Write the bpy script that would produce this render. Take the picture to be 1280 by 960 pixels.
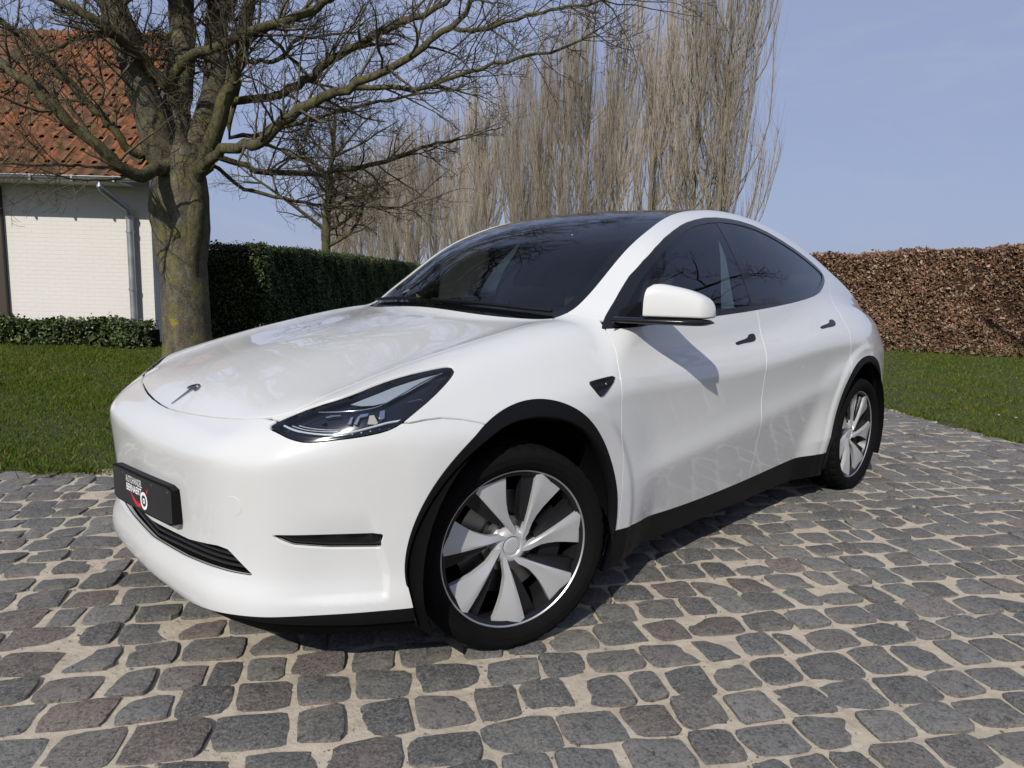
import bpy, math, random
import numpy as np
from mathutils import Matrix, Vector
SC = bpy.context.scene
COL = SC.collection
for _o in list(bpy.data.objects): bpy.data.objects.remove(_o)
R_ = math.radians

# ------------------------------------------------------------------ camera
# world frame = the car's: x runs back from the front axle, y to the car's right, z up (metres)
CAM = np.array([-1.6053, -2.4670, 1.2113])
YAW, PITCH, ROLL = R_(45.41), R_(-8.233), R_(1.612)
_F = np.array([math.cos(PITCH)*math.cos(YAW), math.cos(PITCH)*math.sin(YAW), math.sin(PITCH)])
_R = np.array([math.sin(YAW), -math.cos(YAW), 0.0]); _U = np.cross(_R, _F)
_c, _s = math.cos(ROLL), math.sin(ROLL)
_R, _U = _c*_R+_s*_U, -_s*_R+_c*_U
cam = bpy.data.cameras.new('camera'); cam.sensor_width = 36.0; cam.lens = 885.92/1280*36
cam.clip_start = 0.05; cam.clip_end = 3000
cam_o = bpy.data.objects.new('camera', cam); COL.objects.link(cam_o); SC.camera = cam_o
cam_o.matrix_world = Matrix(((_R[0],_U[0],-_F[0],CAM[0]),(_R[1],_U[1],-_F[1],CAM[1]),(_R[2],_U[2],-_F[2],CAM[2]),(0,0,0,1)))

# ------------------------------------------------------------------ sky and sun
SUN_EL, SUN_AZ = R_(37.0), R_(25.0)            # light travels towards azimuth 25 deg (from +x to +y)
world = bpy.data.worlds.new('World'); SC.world = world; world.use_nodes = True
_n = world.node_tree
sky = _n.nodes.new('ShaderNodeTexSky'); sky.sky_type = 'NISHITA'; sky.sun_disc = False
sky.sun_elevation = SUN_EL; sky.sun_rotation = SUN_ROT = R_(-90.0-25.0)
sky.altitude = 50; sky.air_density = 1.0; sky.dust_density = 1.5; sky.ozone_density = 3.0
# thin haze over the clear sky, with a little high cirrus
_mx = _n.nodes.new('ShaderNodeMix'); _mx.data_type = 'RGBA'; _mx.inputs[0].default_value = .80; _mx.inputs[7].default_value = (3.42, 4.0, 6.1, 1)
_n.links.new(sky.outputs[0], _mx.inputs[6])
_tc = _n.nodes.new('ShaderNodeTexCoord'); _mp = _n.nodes.new('ShaderNodeMapping'); _mp.inputs['Scale'].default_value = (1.4, 1.4, 6.0); _n.links.new(_tc.outputs['Generated'], _mp.inputs[0])
_nz = _n.nodes.new('ShaderNodeTexNoise'); _nz.inputs['Scale'].default_value = 2.2; _nz.inputs['Detail'].default_value = 7; _nz.inputs['Roughness'].default_value = .6; _nz.inputs['Distortion'].default_value = .6; _n.links.new(_mp.outputs[0], _nz.inputs['Vector'])
_rp = _n.nodes.new('ShaderNodeValToRGB'); _rp.color_ramp.elements[0].position = .50; _rp.color_ramp.elements[0].color = (0,0,0,1); _rp.color_ramp.elements[1].position = .78; _rp.color_ramp.elements[1].color = (.42,.42,.42,1); _n.links.new(_nz.outputs[0], _rp.inputs[0])
_m2 = _n.nodes.new('ShaderNodeMix'); _m2.data_type = 'RGBA'; _m2.inputs[7].default_value = (4.7, 5.0, 6.3, 1); _n.links.new(_rp.outputs[0], _m2.inputs[0]); _n.links.new(_mx.outputs[2], _m2.inputs[6])
_n.links.new(_m2.outputs[2], _n.nodes['Background'].inputs[0]); _n.nodes['Background'].inputs[1].default_value = 0.10
sun = bpy.data.lights.new('sun', 'SUN'); sun.energy = 4.2; sun.angle = R_(0.53); sun.color = (1.0, .95, .87)
sun_o = bpy.data.objects.new('sun', sun); COL.objects.link(sun_o); sun_o.location = (-8, -3, 8)
_d = Vector((math.cos(SUN_EL)*math.cos(SUN_AZ), math.cos(SUN_EL)*math.sin(SUN_AZ), -math.sin(SUN_EL)))
sun_o.rotation_euler = _d.to_track_quat('-Z', 'Y').to_euler()
SC.view_settings.view_transform = 'Standard'; SC.view_settings.look = 'None'
SC.view_settings.exposure = 0.0; SC.view_settings.gamma = 1.0; SC.view_settings.use_curve_mapping = False
SC.render.engine = 'CYCLES'
SC.cycles.use_denoising = True
SC.cycles.max_bounces = 10; SC.cycles.transparent_max_bounces = 24; SC.cycles.caustics_reflective = False
SC.cycles.sample_clamp_indirect = 6

# ------------------------------------------------------------------ helpers
FH = np.array([math.cos(YAW), math.sin(YAW), 0.0]); RH = np.array([math.sin(YAW), -math.cos(YAW), 0.0])
def view(lat, d, z=0.0):
    """a place given as metres to the right of / ahead of where the photographer stood"""
    p = CAM+RH*lat+FH*d; return np.array([p[0], p[1], z])
def tag(o, label=None, cat=None, group=None, kind=None):
    if label: o['label'] = label
    if cat: o['category'] = cat
    if group: o['group'] = group
    if kind: o['kind'] = kind
    return o
def empty(name, loc=(0,0,0), rz=0.0, parent=None):
    o = bpy.data.objects.new(name, None); COL.objects.link(o); o.location = loc; o.rotation_euler = (0,0,rz)
    o.empty_display_size = .1
    if parent: o.parent = parent
    return o
def npmesh(name, V, faces, mat=None, smooth=False, normals=None):
    """mesh from numpy verts and a list of (k,n) integer face arrays"""
    me = bpy.data.meshes.new(name); V = np.asarray(V, np.float32)
    if not isinstance(faces, (list, tuple)): faces = [faces]
    faces = [np.asarray(f, np.int32) for f in faces if len(f)]
    nl = sum(f.size for f in faces); npoly = sum(len(f) for f in faces)
    me.vertices.add(len(V)); me.vertices.foreach_set('co', V.ravel())
    me.loops.add(nl); me.polygons.add(npoly)
    me.loops.foreach_set('vertex_index', np.concatenate([f.ravel() for f in faces]))
    tot = np.concatenate([np.full(len(f), f.shape[1], np.int32) for f in faces])
    me.polygons.foreach_set('loop_start', np.concatenate([[0], np.cumsum(tot)[:-1]]).astype(np.int32))
    me.update(calc_edges=True)
    me.polygons.foreach_set('use_smooth', np.full(npoly, bool(smooth or normals is not None)))
    if mat is not None:
        for m in (mat if isinstance(mat, (list, tuple)) else [mat]): me.materials.append(m)
    if normals is not None: me.normals_split_custom_set_from_vertices([tuple(n) for n in normals])
    return me
def obj(name, me, parent=None, loc=None, label=None, cat=None, group=None, kind=None):
    o = bpy.data.objects.new(name, me); COL.objects.link(o)
    if parent: o.parent = parent
    if loc is not None: o.location = loc
    return tag(o, label, cat, group, kind)
class MB:
    """collects primitive shapes into one mesh"""
    def __init__(s): s.v = []; s.q = []; s.t = []; s.n = 0
    def add(s, V, q=None, t=None):
        V = np.asarray(V, float)
        if q is not None and len(q): s.q.append(np.asarray(q)+s.n)
        if t is not None and len(t): s.t.append(np.asarray(t)+s.n)
        s.v.append(V); s.n += len(V); return s
    def box(s, c, d, rz=0.0, bev=0.0):
        c = np.asarray(c, float); h = np.asarray(d, float)/2
        P = np.array([[x,y,z] for x in (-1,1) for y in (-1,1) for z in (-1,1)])*h
        if rz:
            k, w = math.cos(rz), math.sin(rz); P = np.stack([P[:,0]*k-P[:,1]*w, P[:,0]*w+P[:,1]*k, P[:,2]], 1)
        return s.add(P+c, [[0,1,3,2],[4,6,7,5],[0,4,5,1],[2,3,7,6],[0,2,6,4],[1,5,7,3]])
    def tube(s, pts, rad, n=6, cap=True):
        V, Q, T = tube(pts, rad, n, cap); return s.add(V, Q, T)
    def lathe(s, prof, n=48, axis='z', c=(0,0,0)):
        """prof: (r, h) pairs"""
        a = np.linspace(0, 2*math.pi, n, endpoint=False); m = len(prof)
        V = np.array([[r*math.cos(t), r*math.sin(t), h] for r, h in prof for t in a])
        if axis == 'y': V = V[:, [0,2,1]]*[1,-1,1]
        Q = [[i*n+j, i*n+(j+1) % n, (i+1)*n+(j+1) % n, (i+1)*n+j] for i in range(m-1) for j in range(n)]
        return s.add(V+np.asarray(c), Q)
    def prism(s, poly, z0, z1):
        n = len(poly); V = [(x,y,z0) for x,y in poly]+[(x,y,z1) for x,y in poly]
        Q = [[i,(i+1) % n, n+(i+1) % n, n+i] for i in range(n)]
        T = [[0,i+1,i] for i in range(1,n-1)]+[[n,n+i,n+i+1] for i in range(1,n-1)]
        return s.add(V, Q, T)
    def mesh(s, name, mat=None, smooth=False):
        V = np.concatenate(s.v); f = []
        if s.q: f.append(np.concatenate(s.q))
        if s.t: f.append(np.concatenate(s.t))
        return npmesh(name, V, f, mat, smooth)
    def build(s, name, mat, parent=None, smooth=False, **k): return obj(name, s.mesh(name, mat, smooth), parent, **k)
def tube(pts, rad, n=6, cap=False):
    P = np.asarray(pts, float); m = len(P); rad = np.broadcast_to(np.asarray(rad, float), (m,))
    T = np.gradient(P, axis=0); T /= np.linalg.norm(T, axis=1)[:,None]+1e-9
    ref = np.array([0,0,1.]) if abs(T[:,2]).mean() < .85 else np.array([1.,0,0])
    A = np.cross(T, ref); A /= np.linalg.norm(A, axis=1)[:,None]+1e-9; B = np.cross(T, A)
    a = np.linspace(0, 2*math.pi, n, endpoint=False)
    V = (P[:,None]+rad[:,None,None]*(np.cos(a)[None,:,None]*A[:,None]+np.sin(a)[None,:,None]*B[:,None])).reshape(-1,3)
    i = np.arange(m-1)[:,None]*n; j = np.arange(n)[None]; k = (j+1) % n
    Q = np.stack([i+j, i+n+j, i+n+k, i+k], -1).reshape(-1,4)
    Tt = np.zeros((0,3), int)
    if cap:
        V = np.concatenate([V, P[:1], P[-1:]]); c0, c1 = m*n, m*n+1
        Tt = np.array([[c0, q, (q+1) % n] for q in range(n)]+[[c1, (m-1)*n+(q+1) % n, (m-1)*n+q] for q in range(n)])
    return V, Q, Tt
def shade_auto(o, ang=35):
    me = o.data; me.polygons.foreach_set('use_smooth', np.ones(len(me.polygons), bool)); me.set_sharp_from_angle(angle=R_(ang))
    return o

# ------------------------------------------------------------------ materials
def mat(name, col=(.5,.5,.5), rough=.5, metal=0.0, spec=.5, coat=0.0, coat_r=.03, **kw):
    m = bpy.data.materials.new(name); m.use_nodes = True; nt = m.node_tree; b = nt.nodes['Principled BSDF']
    b.inputs['Base Color'].default_value = (*col, 1); b.inputs['Roughness'].default_value = rough
    b.inputs['Metallic'].default_value = metal; b.inputs['Specular IOR Level'].default_value = spec
    b.inputs['Coat Weight'].default_value = coat; b.inputs['Coat Roughness'].default_value = coat_r
    for k, v in kw.items(): b.inputs[k].default_value = v
    return m
class NT:
    def __init__(s, m): s.m = m; s.t = m.node_tree; s.b = s.t.nodes.get('Principled BSDF'); s.out = s.t.nodes.get('Material Output')
    def n(s, ty, **k):
        x = s.t.nodes.new('ShaderNode'+ty)
        for a, v in k.items():
            if a in ('ins',):
                for i, w in v.items(): s.set(x, i, w)
            else: setattr(x, a, v)
        return x
    def set(s, x, i, w):
        if isinstance(w, bpy.types.NodeSocket): s.t.links.new(w, x.inputs[i])
        else: x.inputs[i].default_value = w
    def coord(s, which='Object'): return s.n('TexCoord').outputs[which]
    def pos(s): return s.n('NewGeometry').outputs['Position']
    def noise(s, scale, detail=4, rough=.55, vec=None, out=0, dist=0):
        x = s.n('TexNoise', ins={'Scale': scale, 'Detail': detail, 'Roughness': rough, 'Distortion': dist})
        if vec is not None: s.t.links.new(vec, x.inputs['Vector'])
        return x.outputs[out]
    def ramp(s, fac, stops, interp='LINEAR'):
        x = s.n('ValToRGB'); r = x.color_ramp; r.interpolation = interp
        while len(r.elements) < len(stops): r.elements.new(.5)
        for e, (p, c) in zip(r.elements, stops):
            e.position = p; e.color = (*c, 1) if len(c) == 3 else c
        s.t.links.new(fac, x.inputs[0]); return x.outputs[0]
    def mix(s, f, a, b, mode='MIX'):
        x = s.n('Mix', data_type='RGBA', blend_type=mode)
        s.set(x, 0, f); 
        for i, w in ((6, a), (7, b)): s.set(x, i, w if isinstance(w, bpy.types.NodeSocket) else (*w, 1))
        return x.outputs[2]
    def math(s, op, a, b=0.0, c=0.0, clamp=False):
        x = s.n('Math', operation=op, use_clamp=clamp)
        for i, w in enumerate((a, b, c)): s.set(x, i, w)
        return x.outputs[0]
    def vmul(s, v, k):
        x = s.n('VectorMath', operation='MULTIPLY'); s.set(x, 0, v); x.inputs[1].default_value = k; return x.outputs[0]
    def bump(s, h, strength=.3, dist=.01, normal=None):
        x = s.n('Bump', ins={'Strength': strength, 'Distance': dist}); s.t.links.new(h, x.inputs['Height'])
        if normal is not None: s.t.links.new(normal, x.inputs['Normal'])
        return x.outputs[0]
    def base(s, c): s.t.links.new(c, s.b.inputs['Base Color']); return s
    def normal(s, c): s.t.links.new(c, s.b.inputs['Normal']); return s
    def rough(s, c): s.t.links.new(c, s.b.inputs['Roughness']); return s
# ------------------------------------------------------------------ car body: a smooth solid from side, plan and section curves
# ---------- spline helpers ----------
def s1(pts):
    xs,v=(np.asarray(a,float) for a in zip(*pts)); n=len(xs); h=np.diff(xs); A=np.eye(n); r=np.zeros(n)
    for i in range(1,n-1):
        A[i,i-1:i+2]=h[i-1],2*(h[i-1]+h[i]),h[i]; r[i]=6*((v[i+1]-v[i])/h[i]-(v[i]-v[i-1])/h[i-1])
    M=np.linalg.solve(A,r)
    d0=(v[1]-v[0])/h[0]-h[0]/6*M[1]; d1=(v[-1]-v[-2])/h[-1]+h[-1]/6*M[-2]
    def f(q):
        q=np.asarray(q,float); c=np.clip(q,xs[0],xs[-1]); k=np.clip(np.searchsorted(xs,c)-1,0,n-2)
        hk=h[k]; a=(xs[k+1]-c)/hk; b=1-a
        o=a*v[k]+b*v[k+1]+((a**3-a)*M[k]+(b**3-b)*M[k+1])*hk*hk/6
        return o+np.minimum(q-xs[0],0)*d0+np.maximum(q-xs[-1],0)*d1
    return f
def smax(a,b,k):
    h=np.clip(.5+.5*(a-b)/k,0,1); return b+(a-b)*h+k*h*(1-h)
def smin(a,b,k): return -smax(-a,-b,k)
def sstep(a,b,t):
    t=np.clip((t-a)/(b-a),0,1); return t*t*t*(t*(6*t-15)+10)
# ---------- body definition (x rearwards from front axle, y half width >=0, z up) ----------
Hc=s1([(-1.0,.45),(-.90,.60),(-.86,.692),(-.786,.764),(-.706,.815),(-.6,.862),(-.4,.928),(-.2,.980),(0,1.023),(.2,1.062),(.4,1.09),(.7,1.10),(1.2,1.105),(1.6,1.125),(2.1,1.165),(2.6,1.185),(3.0,1.165),(3.3,1.125),(3.6,1.08),(3.9,1.02)])
crown=s1([(-.2,.003),(0,0),(.2,.003),(.4,.016),(.52,.022),(.60,.022),(.66,.019),(.72,.028),(.80,.065),(.88,.15),(.96,.24)])
Wp=s1([(-1.0,.86),(-.8,.89),(-.6,.925),(-.4,.942),(-.2,.950),(0,.953),(.3,.953),(.6,.954),(1.0,.957),(1.56,.958),(2.1,.957),(2.5,.957),(2.89,.955),(3.2,.935),(3.5,.895),(3.8,.84),(4,.79)])
zc=s1([(-1,.79),(-.5,.80),(0,.83),(.47,.862),(1.0,.90),(1.557,.936),(2.3,.985),(2.9,1.0),(3.5,1.0)])
def offs(t):
    ts=np.sqrt(t*t+.007**2); tp=.5*(t+ts); tn=.5*(ts-t); return .16*tp+tp*tp+.024*(1-np.exp(-tn/.12))
Pp=s1([(-.2,-.862),(0,-.868),(.2,-.862),(.4,-.848),(.5,-.829),(.58,-.797),(.66,-.742),(.74,-.645),(.80,-.56),(.86,-.46),(.91,-.35),(.95,-.2)])
dzF=s1([(.10,.14),(.17,.05),(.21,.0),(.25,-.013),(.29,-.010),(.34,.008),(.40,.015),(.48,.012),(.55,.007),(.62,.001),(.67,-.003),(.72,-.005),(.80,-.005),(.95,-.005)])
zk=s1([(-.2,.684),(0,.684),(.29,.696),(.45,.698),(.6,.690),(.66,.697),(.74,.714),(.80,.737),(.88,.775),(.95,.81)])
Rp=s1([(-.2,3.885),(0,3.89),(.3,3.875),(.5,3.84),(.65,3.77),(.75,3.68),(.83,3.55),(.9,3.35),(.95,3.1)])
dzR=s1([(.15,-.16),(.3,-.05),(.45,0),(.65,0),(.8,-.03),(.95,-.11),(1.1,-.24),(1.2,-.36)])
Gc=s1([(0,.85),(.15,.985),(.25,1.065),(.35,1.14),(.5,1.24),(.69,1.365),(.9,1.465),(1.14,1.543),(1.4,1.590),(1.7,1.615),(2.0,1.612),(2.4,1.567),(2.8,1.465),(3.2,1.340),(3.5,1.255),(3.75,1.165),(4.0,1.07)])
swp=s1([(0,.42),(.5,.42),(1.0,.40),(1.5,.35),(2.0,.1),(2.6,-.15),(3.5,-.3),(4,-.3)])
gx=[0.2,.5,.8,1.2,1.6,2.0,2.4,2.8,3.2,3.6]
# half width of the greenhouse at belt, and inset at heights above
gWb=s1([(.2,.87),(.5,.868),(1.0,.868),(1.6,.865),(2.1,.848),(2.6,.80),(3.0,.745),(3.4,.67),(3.8,.58)])
gTum=s1([(.9,-.03),(1.05,.0),(1.15,.030),(1.25,.072),(1.35,.125),(1.45,.187),(1.55,.262),(1.63,.33)])
def Dk(x,y): return Hc(x)-crown(y)*(.6+.4*sstep(-.9,-.2,x))-.042*sstep(.45,.75,y)*sstep(-.52,-.74,x) 
def Wd(x,z):
    o=offs(z-zc(x))*(1-.45*sstep(.1,-.5,x)); zr=.415+.108*x
    o=o-.012*np.exp(-(np.maximum(z-zr,0)/.075)**2)*sstep(.1,.4,x)+.21*.012*np.logaddexp(0,(zr-z)/.012)*sstep(.0,.5,x)*(1-.7*sstep(2.9,3.3,x)); w=Wp(x)-o-.62*sstep(2.75,3.5,x)*np.maximum(z-.84,0)
    for xw in (0.,2.89):
        r=np.hypot(x-xw,z-.352); t=sstep(.80,.50,r)*sstep(.90,.70,z)
        w=w+t*np.minimum(o,.07)*.85+.009*sstep(.575,.515,r)*sstep(.93,.87,z)
    return w
def Ff(y,z):
    t=(z-zk(y))/.010; return Pp(y)+dzF(z)+.62*.010*np.logaddexp(0,t)*(1-.5*sstep(.66,.85,y))
def Rr(y,z): return Rp(y)+dzR(z)
def Gg(x,y):
    return Gc(x-swp(x)*y*y)-.028*y*y
def Wg(x,z): return gWb(x)-gTum(z)
def combine(d,w,f,r,g,wg,x,y,z):
    a=smax(z-d,y-w,.075)
    a=smax(a,f-x,.028+.045*sstep(.5,.8,y))
    a=smax(a,x-r,.12)
    b=smax(z-g,y-wg,.07)
    b=smax(b,.9-z,.01)
    s=smin(a,b,.05)
    u=(x+y)*.70710678
    sc=sstep(-.12,.20,u)*(1-sstep(.235,.262,u+.25*np.maximum(z-.36,0)**1))*sstep(.285,.315,z)*(1-sstep(.42,.58,z))
    return s+.022*sc*(x<0)
def field(X):
    x,y,z=X[:,0],np.abs(X[:,1]),X[:,2]
    return combine(Dk(x,y),Wd(x,z),Ff(y,z),Rr(y,z),Gg(x,y),Wg(x,z),x,y,z)
def bgrad(X,h=1e-3):
    g=np.zeros_like(X)
    for k in range(3):
        e=np.zeros(3);e[k]=h; g[:,k]=(field(X+e)-field(X-e))/(2*h)
    return g
def project(X,it=4):
    X=X.copy()
    for _ in range(it):
        g=bgrad(X); X-= (field(X)/np.maximum((g*g).sum(1),.2))[:,None]*g
    return X
def surface(vox=.0125):
    xs=np.arange(-1.0,4.0,vox); ys=np.arange(-1.5*vox,1.02,vox); zs=np.arange(.16,1.68,vox)
    xx,yy=np.meshgrid(xs,np.abs(ys),indexing='ij'); d=Dk(xx,yy)[:,:,None]; g=Gg(xx,yy)[:,:,None]
    xx,zz=np.meshgrid(xs,zs,indexing='ij'); w=Wd(xx,zz)[:,None,:]; wg=Wg(xx,zz)[:,None,:]
    yy,zz=np.meshgrid(np.abs(ys),zs,indexing='ij'); f=Ff(yy,zz)[None]; r=Rr(yy,zz)[None]
    V=combine(d,w,f,r,g,wg,xs[:,None,None],np.abs(ys)[None,:,None],zs[None,None,:])
    return nets(V,xs,ys,zs)
def nets(V,xs,ys,zs):
    S=V<0; n=S.shape
    c=np.zeros((n[0]-1,n[1]-1,n[2]-1),np.int8)
    for i in (0,1):
        for j in (0,1):
            for k in (0,1): c+=S[i:n[0]-1+i,j:n[1]-1+j,k:n[2]-1+k]
    act=(c>0)&(c<8); idx=-np.ones(act.shape,int); ii=np.argwhere(act); idx[act]=np.arange(len(ii))
    acc=np.zeros((len(ii),3)); cnt=np.zeros(len(ii))
    cor=[(i,j,k) for i in (0,1) for j in (0,1) for k in (0,1)]
    for a in range(8):
        for b in range(a+1,8):
            A,Bb=np.array(cor[a]),np.array(cor[b])
            if np.abs(A-Bb).sum()!=1: continue
            va=V[tuple((ii+A).T)]; vb=V[tuple((ii+Bb).T)]; m=(va<0)!=(vb<0)
            t=(va/(va-vb+1e-30))[:,None]; p=A+(Bb-A)*t
            acc[m]+=p[m]; cnt[m]+=1
    vox=xs[1]-xs[0]
    X=np.array([xs[0],ys[0],zs[0]])+(ii+acc/cnt[:,None])*vox
    quads=[]
    for ax in range(3):
        sl0=[slice(None)]*3; sl1=[slice(None)]*3; sl0[ax]=slice(0,-1); sl1[ax]=slice(1,None)
        A=S[tuple(sl0)];B=S[tuple(sl1)]; e=np.argwhere(A!=B)
        o1,o2=[a for a in range(3) if a!=ax]
        ok=(e[:,o1]>0)&(e[:,o2]>0)&(e[:,o1]<n[o1]-1)&(e[:,o2]<n[o2]-1); e=e[ok]
        def at(d1,d2):
            q=e.copy(); q[:,o1]+=d1; q[:,o2]+=d2; return idx[tuple(q.T)]
        Q=np.stack([at(-1,-1),at(0,-1),at(0,0),at(-1,0)],1)
        flip=A[tuple(e.T)]
        if ax==1: flip=~flip
        Q[~flip]=Q[~flip][:,::-1]; quads.append(Q)
    Q=np.concatenate(quads)
    T=np.concatenate([Q[:,[0,1,2]],Q[:,[0,2,3]]])
    return X,T
# ------------------------------------------------------------------ ground, paving, lawn
rng = np.random.default_rng(7)
PA = R_(-32.0); PS = np.array([math.cos(PA), math.sin(PA)]); PT = np.array([-math.sin(PA), math.cos(PA)])
def pave(s, t): return PS*s+PT*t
def in_paving(s, t):
    """signed: positive inside the paved yard"""
    e = .03*np.sin(s*2.1+.5)+.02*np.sin(s*5.3)
    left = np.where(s < -1.0, 1.70+e-t, 4.4-t)
    return np.minimum(left, 5.40+.03*np.sin(t*2.4)-s)
m_sand = mat('joint_sand', (.42,.36,.28), .95, spec=.2); k = NT(m_sand)
p = k.pos(); n1 = k.noise(14, 6, .65, p); n2 = k.noise(300, 4, .7, p); n3 = k.noise(1.3, 3, .5, p)
k.base(k.mix(k.math('MULTIPLY', n2, .55), k.ramp(n1, [(.25,(.40,.34,.26)),(.5,(.56,.49,.385)),(.75,(.66,.59,.475))]), (.28,.235,.175)))
k.normal(k.bump(n2, .8, .004, k.bump(n1, .7, .02)))
m_earth = mat('field_soil', (.10,.11,.04), .95); k = NT(m_earth)
k.base(k.ramp(k.noise(.15, 5, .6, k.pos()), [(.3,(.05,.075,.02)),(.6,(.09,.10,.035)),(.8,(.13,.115,.06))]))
m_turf = mat('turf_soil', (.04,.055,.015), .95); k = NT(m_turf)
p = k.pos(); k.base(k.mix(k.noise(28, 4, .7, p), k.ramp(k.noise(2.2, 4, .6, p), [(.3,(.034,.060,.008)),(.7,(.065,.098,.014))]), (.05,.04,.02)))
k.normal(k.bump(k.noise(60, 4, .6, p), 1.0, .03))
def sett_mat(name):
    m = mat(name, (.1,.1,.1), .72, spec=.42); k = NT(m)
    a = k.n('ObjectInfo').outputs['Random']; b = k.n('NewGeometry').outputs['Random Per Island']
    r = k.math('FRACT', k.math('ADD', k.math('MULTIPLY', a, 7.31), b))
    r2 = k.math('FRACT', k.math('MULTIPLY', r, 13.7)); p = k.pos()
    c = k.ramp(r, [(0,(.080,.078,.072)),(.18,(.102,.100,.094)),(.36,(.120,.113,.100)),(.55,(.092,.093,.090)),(.70,(.122,.118,.108)),(.86,(.112,.100,.090)),(.94,(.128,.098,.082)),(1.0,(.100,.098,.094))])
    v = k.math('MULTIPLY_ADD', r2, 1.0, 1.20)
    c = k.mix(1.0, c, k.n('CombineColor', ins={0: v, 1: v, 2: v}).outputs[0], 'MULTIPLY')
    f = k.noise(95, 6, .75, p); g = k.noise(26, 6, .75, p); h = k.noise(210, 3, .7, p); w = k.noise(8, 5, .65, p)
    c = k.mix(k.math('MULTIPLY', k.ramp(g, [(.34,(1,1,1)),(.50,(0,0,0))]), .75), c, (.055,.054,.052))
    c = k.mix(k.math('MULTIPLY', k.ramp(f, [(.50,(0,0,0)),(.60,(1,1,1))]), .65), c, (.29,.28,.26))
    c = k.mix(k.math('MULTIPLY', k.ramp(f, [(.38,(1,1,1)),(.46,(0,0,0))]), .7), c, (.038,.037,.036))
    c = k.mix(k.math('MULTIPLY', k.ramp(h, [(.58,(0,0,0)),(.68,(1,1,1))]), .7), c, (.46,.44,.40))
    c = k.mix(k.math('MULTIPLY', k.ramp(w, [(.54,(0,0,0)),(.70,(1,1,1))]), .5), c, (.33,.29,.235))
    k.base(c); k.rough(k.math('MULTIPLY_ADD', f, .4, .48))
    k.normal(k.bump(h, .3, .003, k.bump(f, .8, .008, k.bump(g, 1.0, .022, k.bump(w, .5, .03)))))
    return m
m_sett = sett_mat('granite_sett')

ground = obj('ground', npmesh('ground', [(-900,-900,-.06),(900,-900,-.06),(900,900,-.06),(-900,900,-.06)], np.array([[0,1,2,3]]), m_earth), kind='structure')
# sand bed with the yard's outline
ss = np.linspace(-6.5, 5.40, 120)
edge = [pave(s, 1.70+.03*math.sin(s*2.1+.5)) for s in ss if s < -1.0]+[pave(-1.0, 4.4), pave(5.40, 4.4)]+[pave(5.40+.03*math.sin(t*2.4), t) for t in np.linspace(4.3, -6, 30)]+[pave(-6.5, -6)]
_pts = [(-99, 0)]
s_ = np.linspace(-6.5, 5.43, 160); t_ = np.linspace(-6, 4.4, 140); S, Tt = np.meshgrid(s_, t_, indexing='ij')
XY = S[...,None]*PS+Tt[...,None]*PT
Z = -.0045+.0016*np.sin(S*9.1+Tt*3)+rng.normal(0, .0012, S.shape)
V = np.concatenate([XY, Z[...,None]], -1).reshape(-1,3); ni, nj = S.shape
ii = (np.arange(ni-1)[:,None]*nj+np.arange(nj-1)[None]).ravel(); Q = np.stack([ii, ii+nj, ii+nj+1, ii+1], 1)
cen = in_paving(S, Tt).reshape(-1)[Q].min(1); Q = Q[cen > -.12]
paving = obj('pavement', npmesh('pavement', V, Q, m_sand, True), kind='structure')

def sett_shape(r):
    """unit sett outline (x,y in -.5...5), 16 points: four sides with knocked-off corners"""
    c = .075+r.uniform(-.025, .06, 8); h = .5; o = []
    for q in range(4):
        u = np.array([-h+c[2*q], -.17+r.normal(0,.03), .17+r.normal(0,.03), h-c[2*q+1]]); d = -h+np.array([.012,-.006,-.006,.012])+r.normal(0, .016, 4)
        k, w = [(1,0),(0,1),(-1,0),(0,-1)][q]
        o += [(x*k-y*w, x*w+y*k) for x, y in zip(u, d)]
    o = np.array(o); sk = r.normal(0, .055, 4); x, y = o[:,0].copy(), o[:,1].copy()
    o[:,0] = x+sk[0]*y+sk[2]*x*y; o[:,1] = y+sk[1]*x*.6+sk[3]*x*y
    return o
def sett_geo(o, r):
    c = o.mean(0); z1 = r.normal(0, .0014, 16); tilt = r.normal(0, .008, 2)
    in1 = c+(o-c)*(.87+r.normal(0, .02, 16))[:,None]
    V = np.concatenate([[[*c, .0045+r.normal(0,.001)]], np.c_[in1, .0030+z1*.6+in1@tilt], np.c_[o, .0002+z1+o@tilt], np.c_[o*1.015, np.full(16, -.035)]])
    i = np.arange(16); j = (i+1) % 16
    T = np.stack([0*i, 1+i, 1+j], 1); Q = np.concatenate([np.stack([1+i, 17+i, 17+j, 1+j], 1), np.stack([17+i, 33+i, 33+j, 17+j], 1)])
    return V, Q, T
VAR = []
for q in range(30):
    V, Q, T = sett_geo(sett_shape(rng), rng); me = npmesh('sett', V, [Q, T], m_sett, True); me.set_sharp_from_angle(angle=R_(42)); VAR.append((me, V, Q, T))
setts = []; row = 0; t = -5.9
while t < 4.35:
    w = .152+rng.normal(0, .007); s = -6.4+rng.uniform(0, .18)
    while s < 5.4:
        l = float(np.clip(rng.normal(.172, .024), .115, .24))
        if rng.random() < .05: l = rng.uniform(.095, .12)
        sc, tc = s+l/2, t+w/2+.012*math.sin(s*1.7+t*.5)+.012*math.sin(s*.6)+rng.normal(0, .003)
        if in_paving(np.array(sc), np.array(tc)) > .045: setts.append((sc, tc, l-.0140-abs(rng.normal(0,.0055)), w-.0140-abs(rng.normal(0,.004))))
        s += l
    t += w; row += 1
setts = np.array(setts); P2 = setts[:,:1]*PS+setts[:,1:2]*PT
rel = P2-CAM[:2]; dep = rel@FH[:2]; lat = rel@RH[:2]
inv = (dep > .9) & (np.abs(lat)/np.maximum(dep,.01) < .80)
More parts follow.
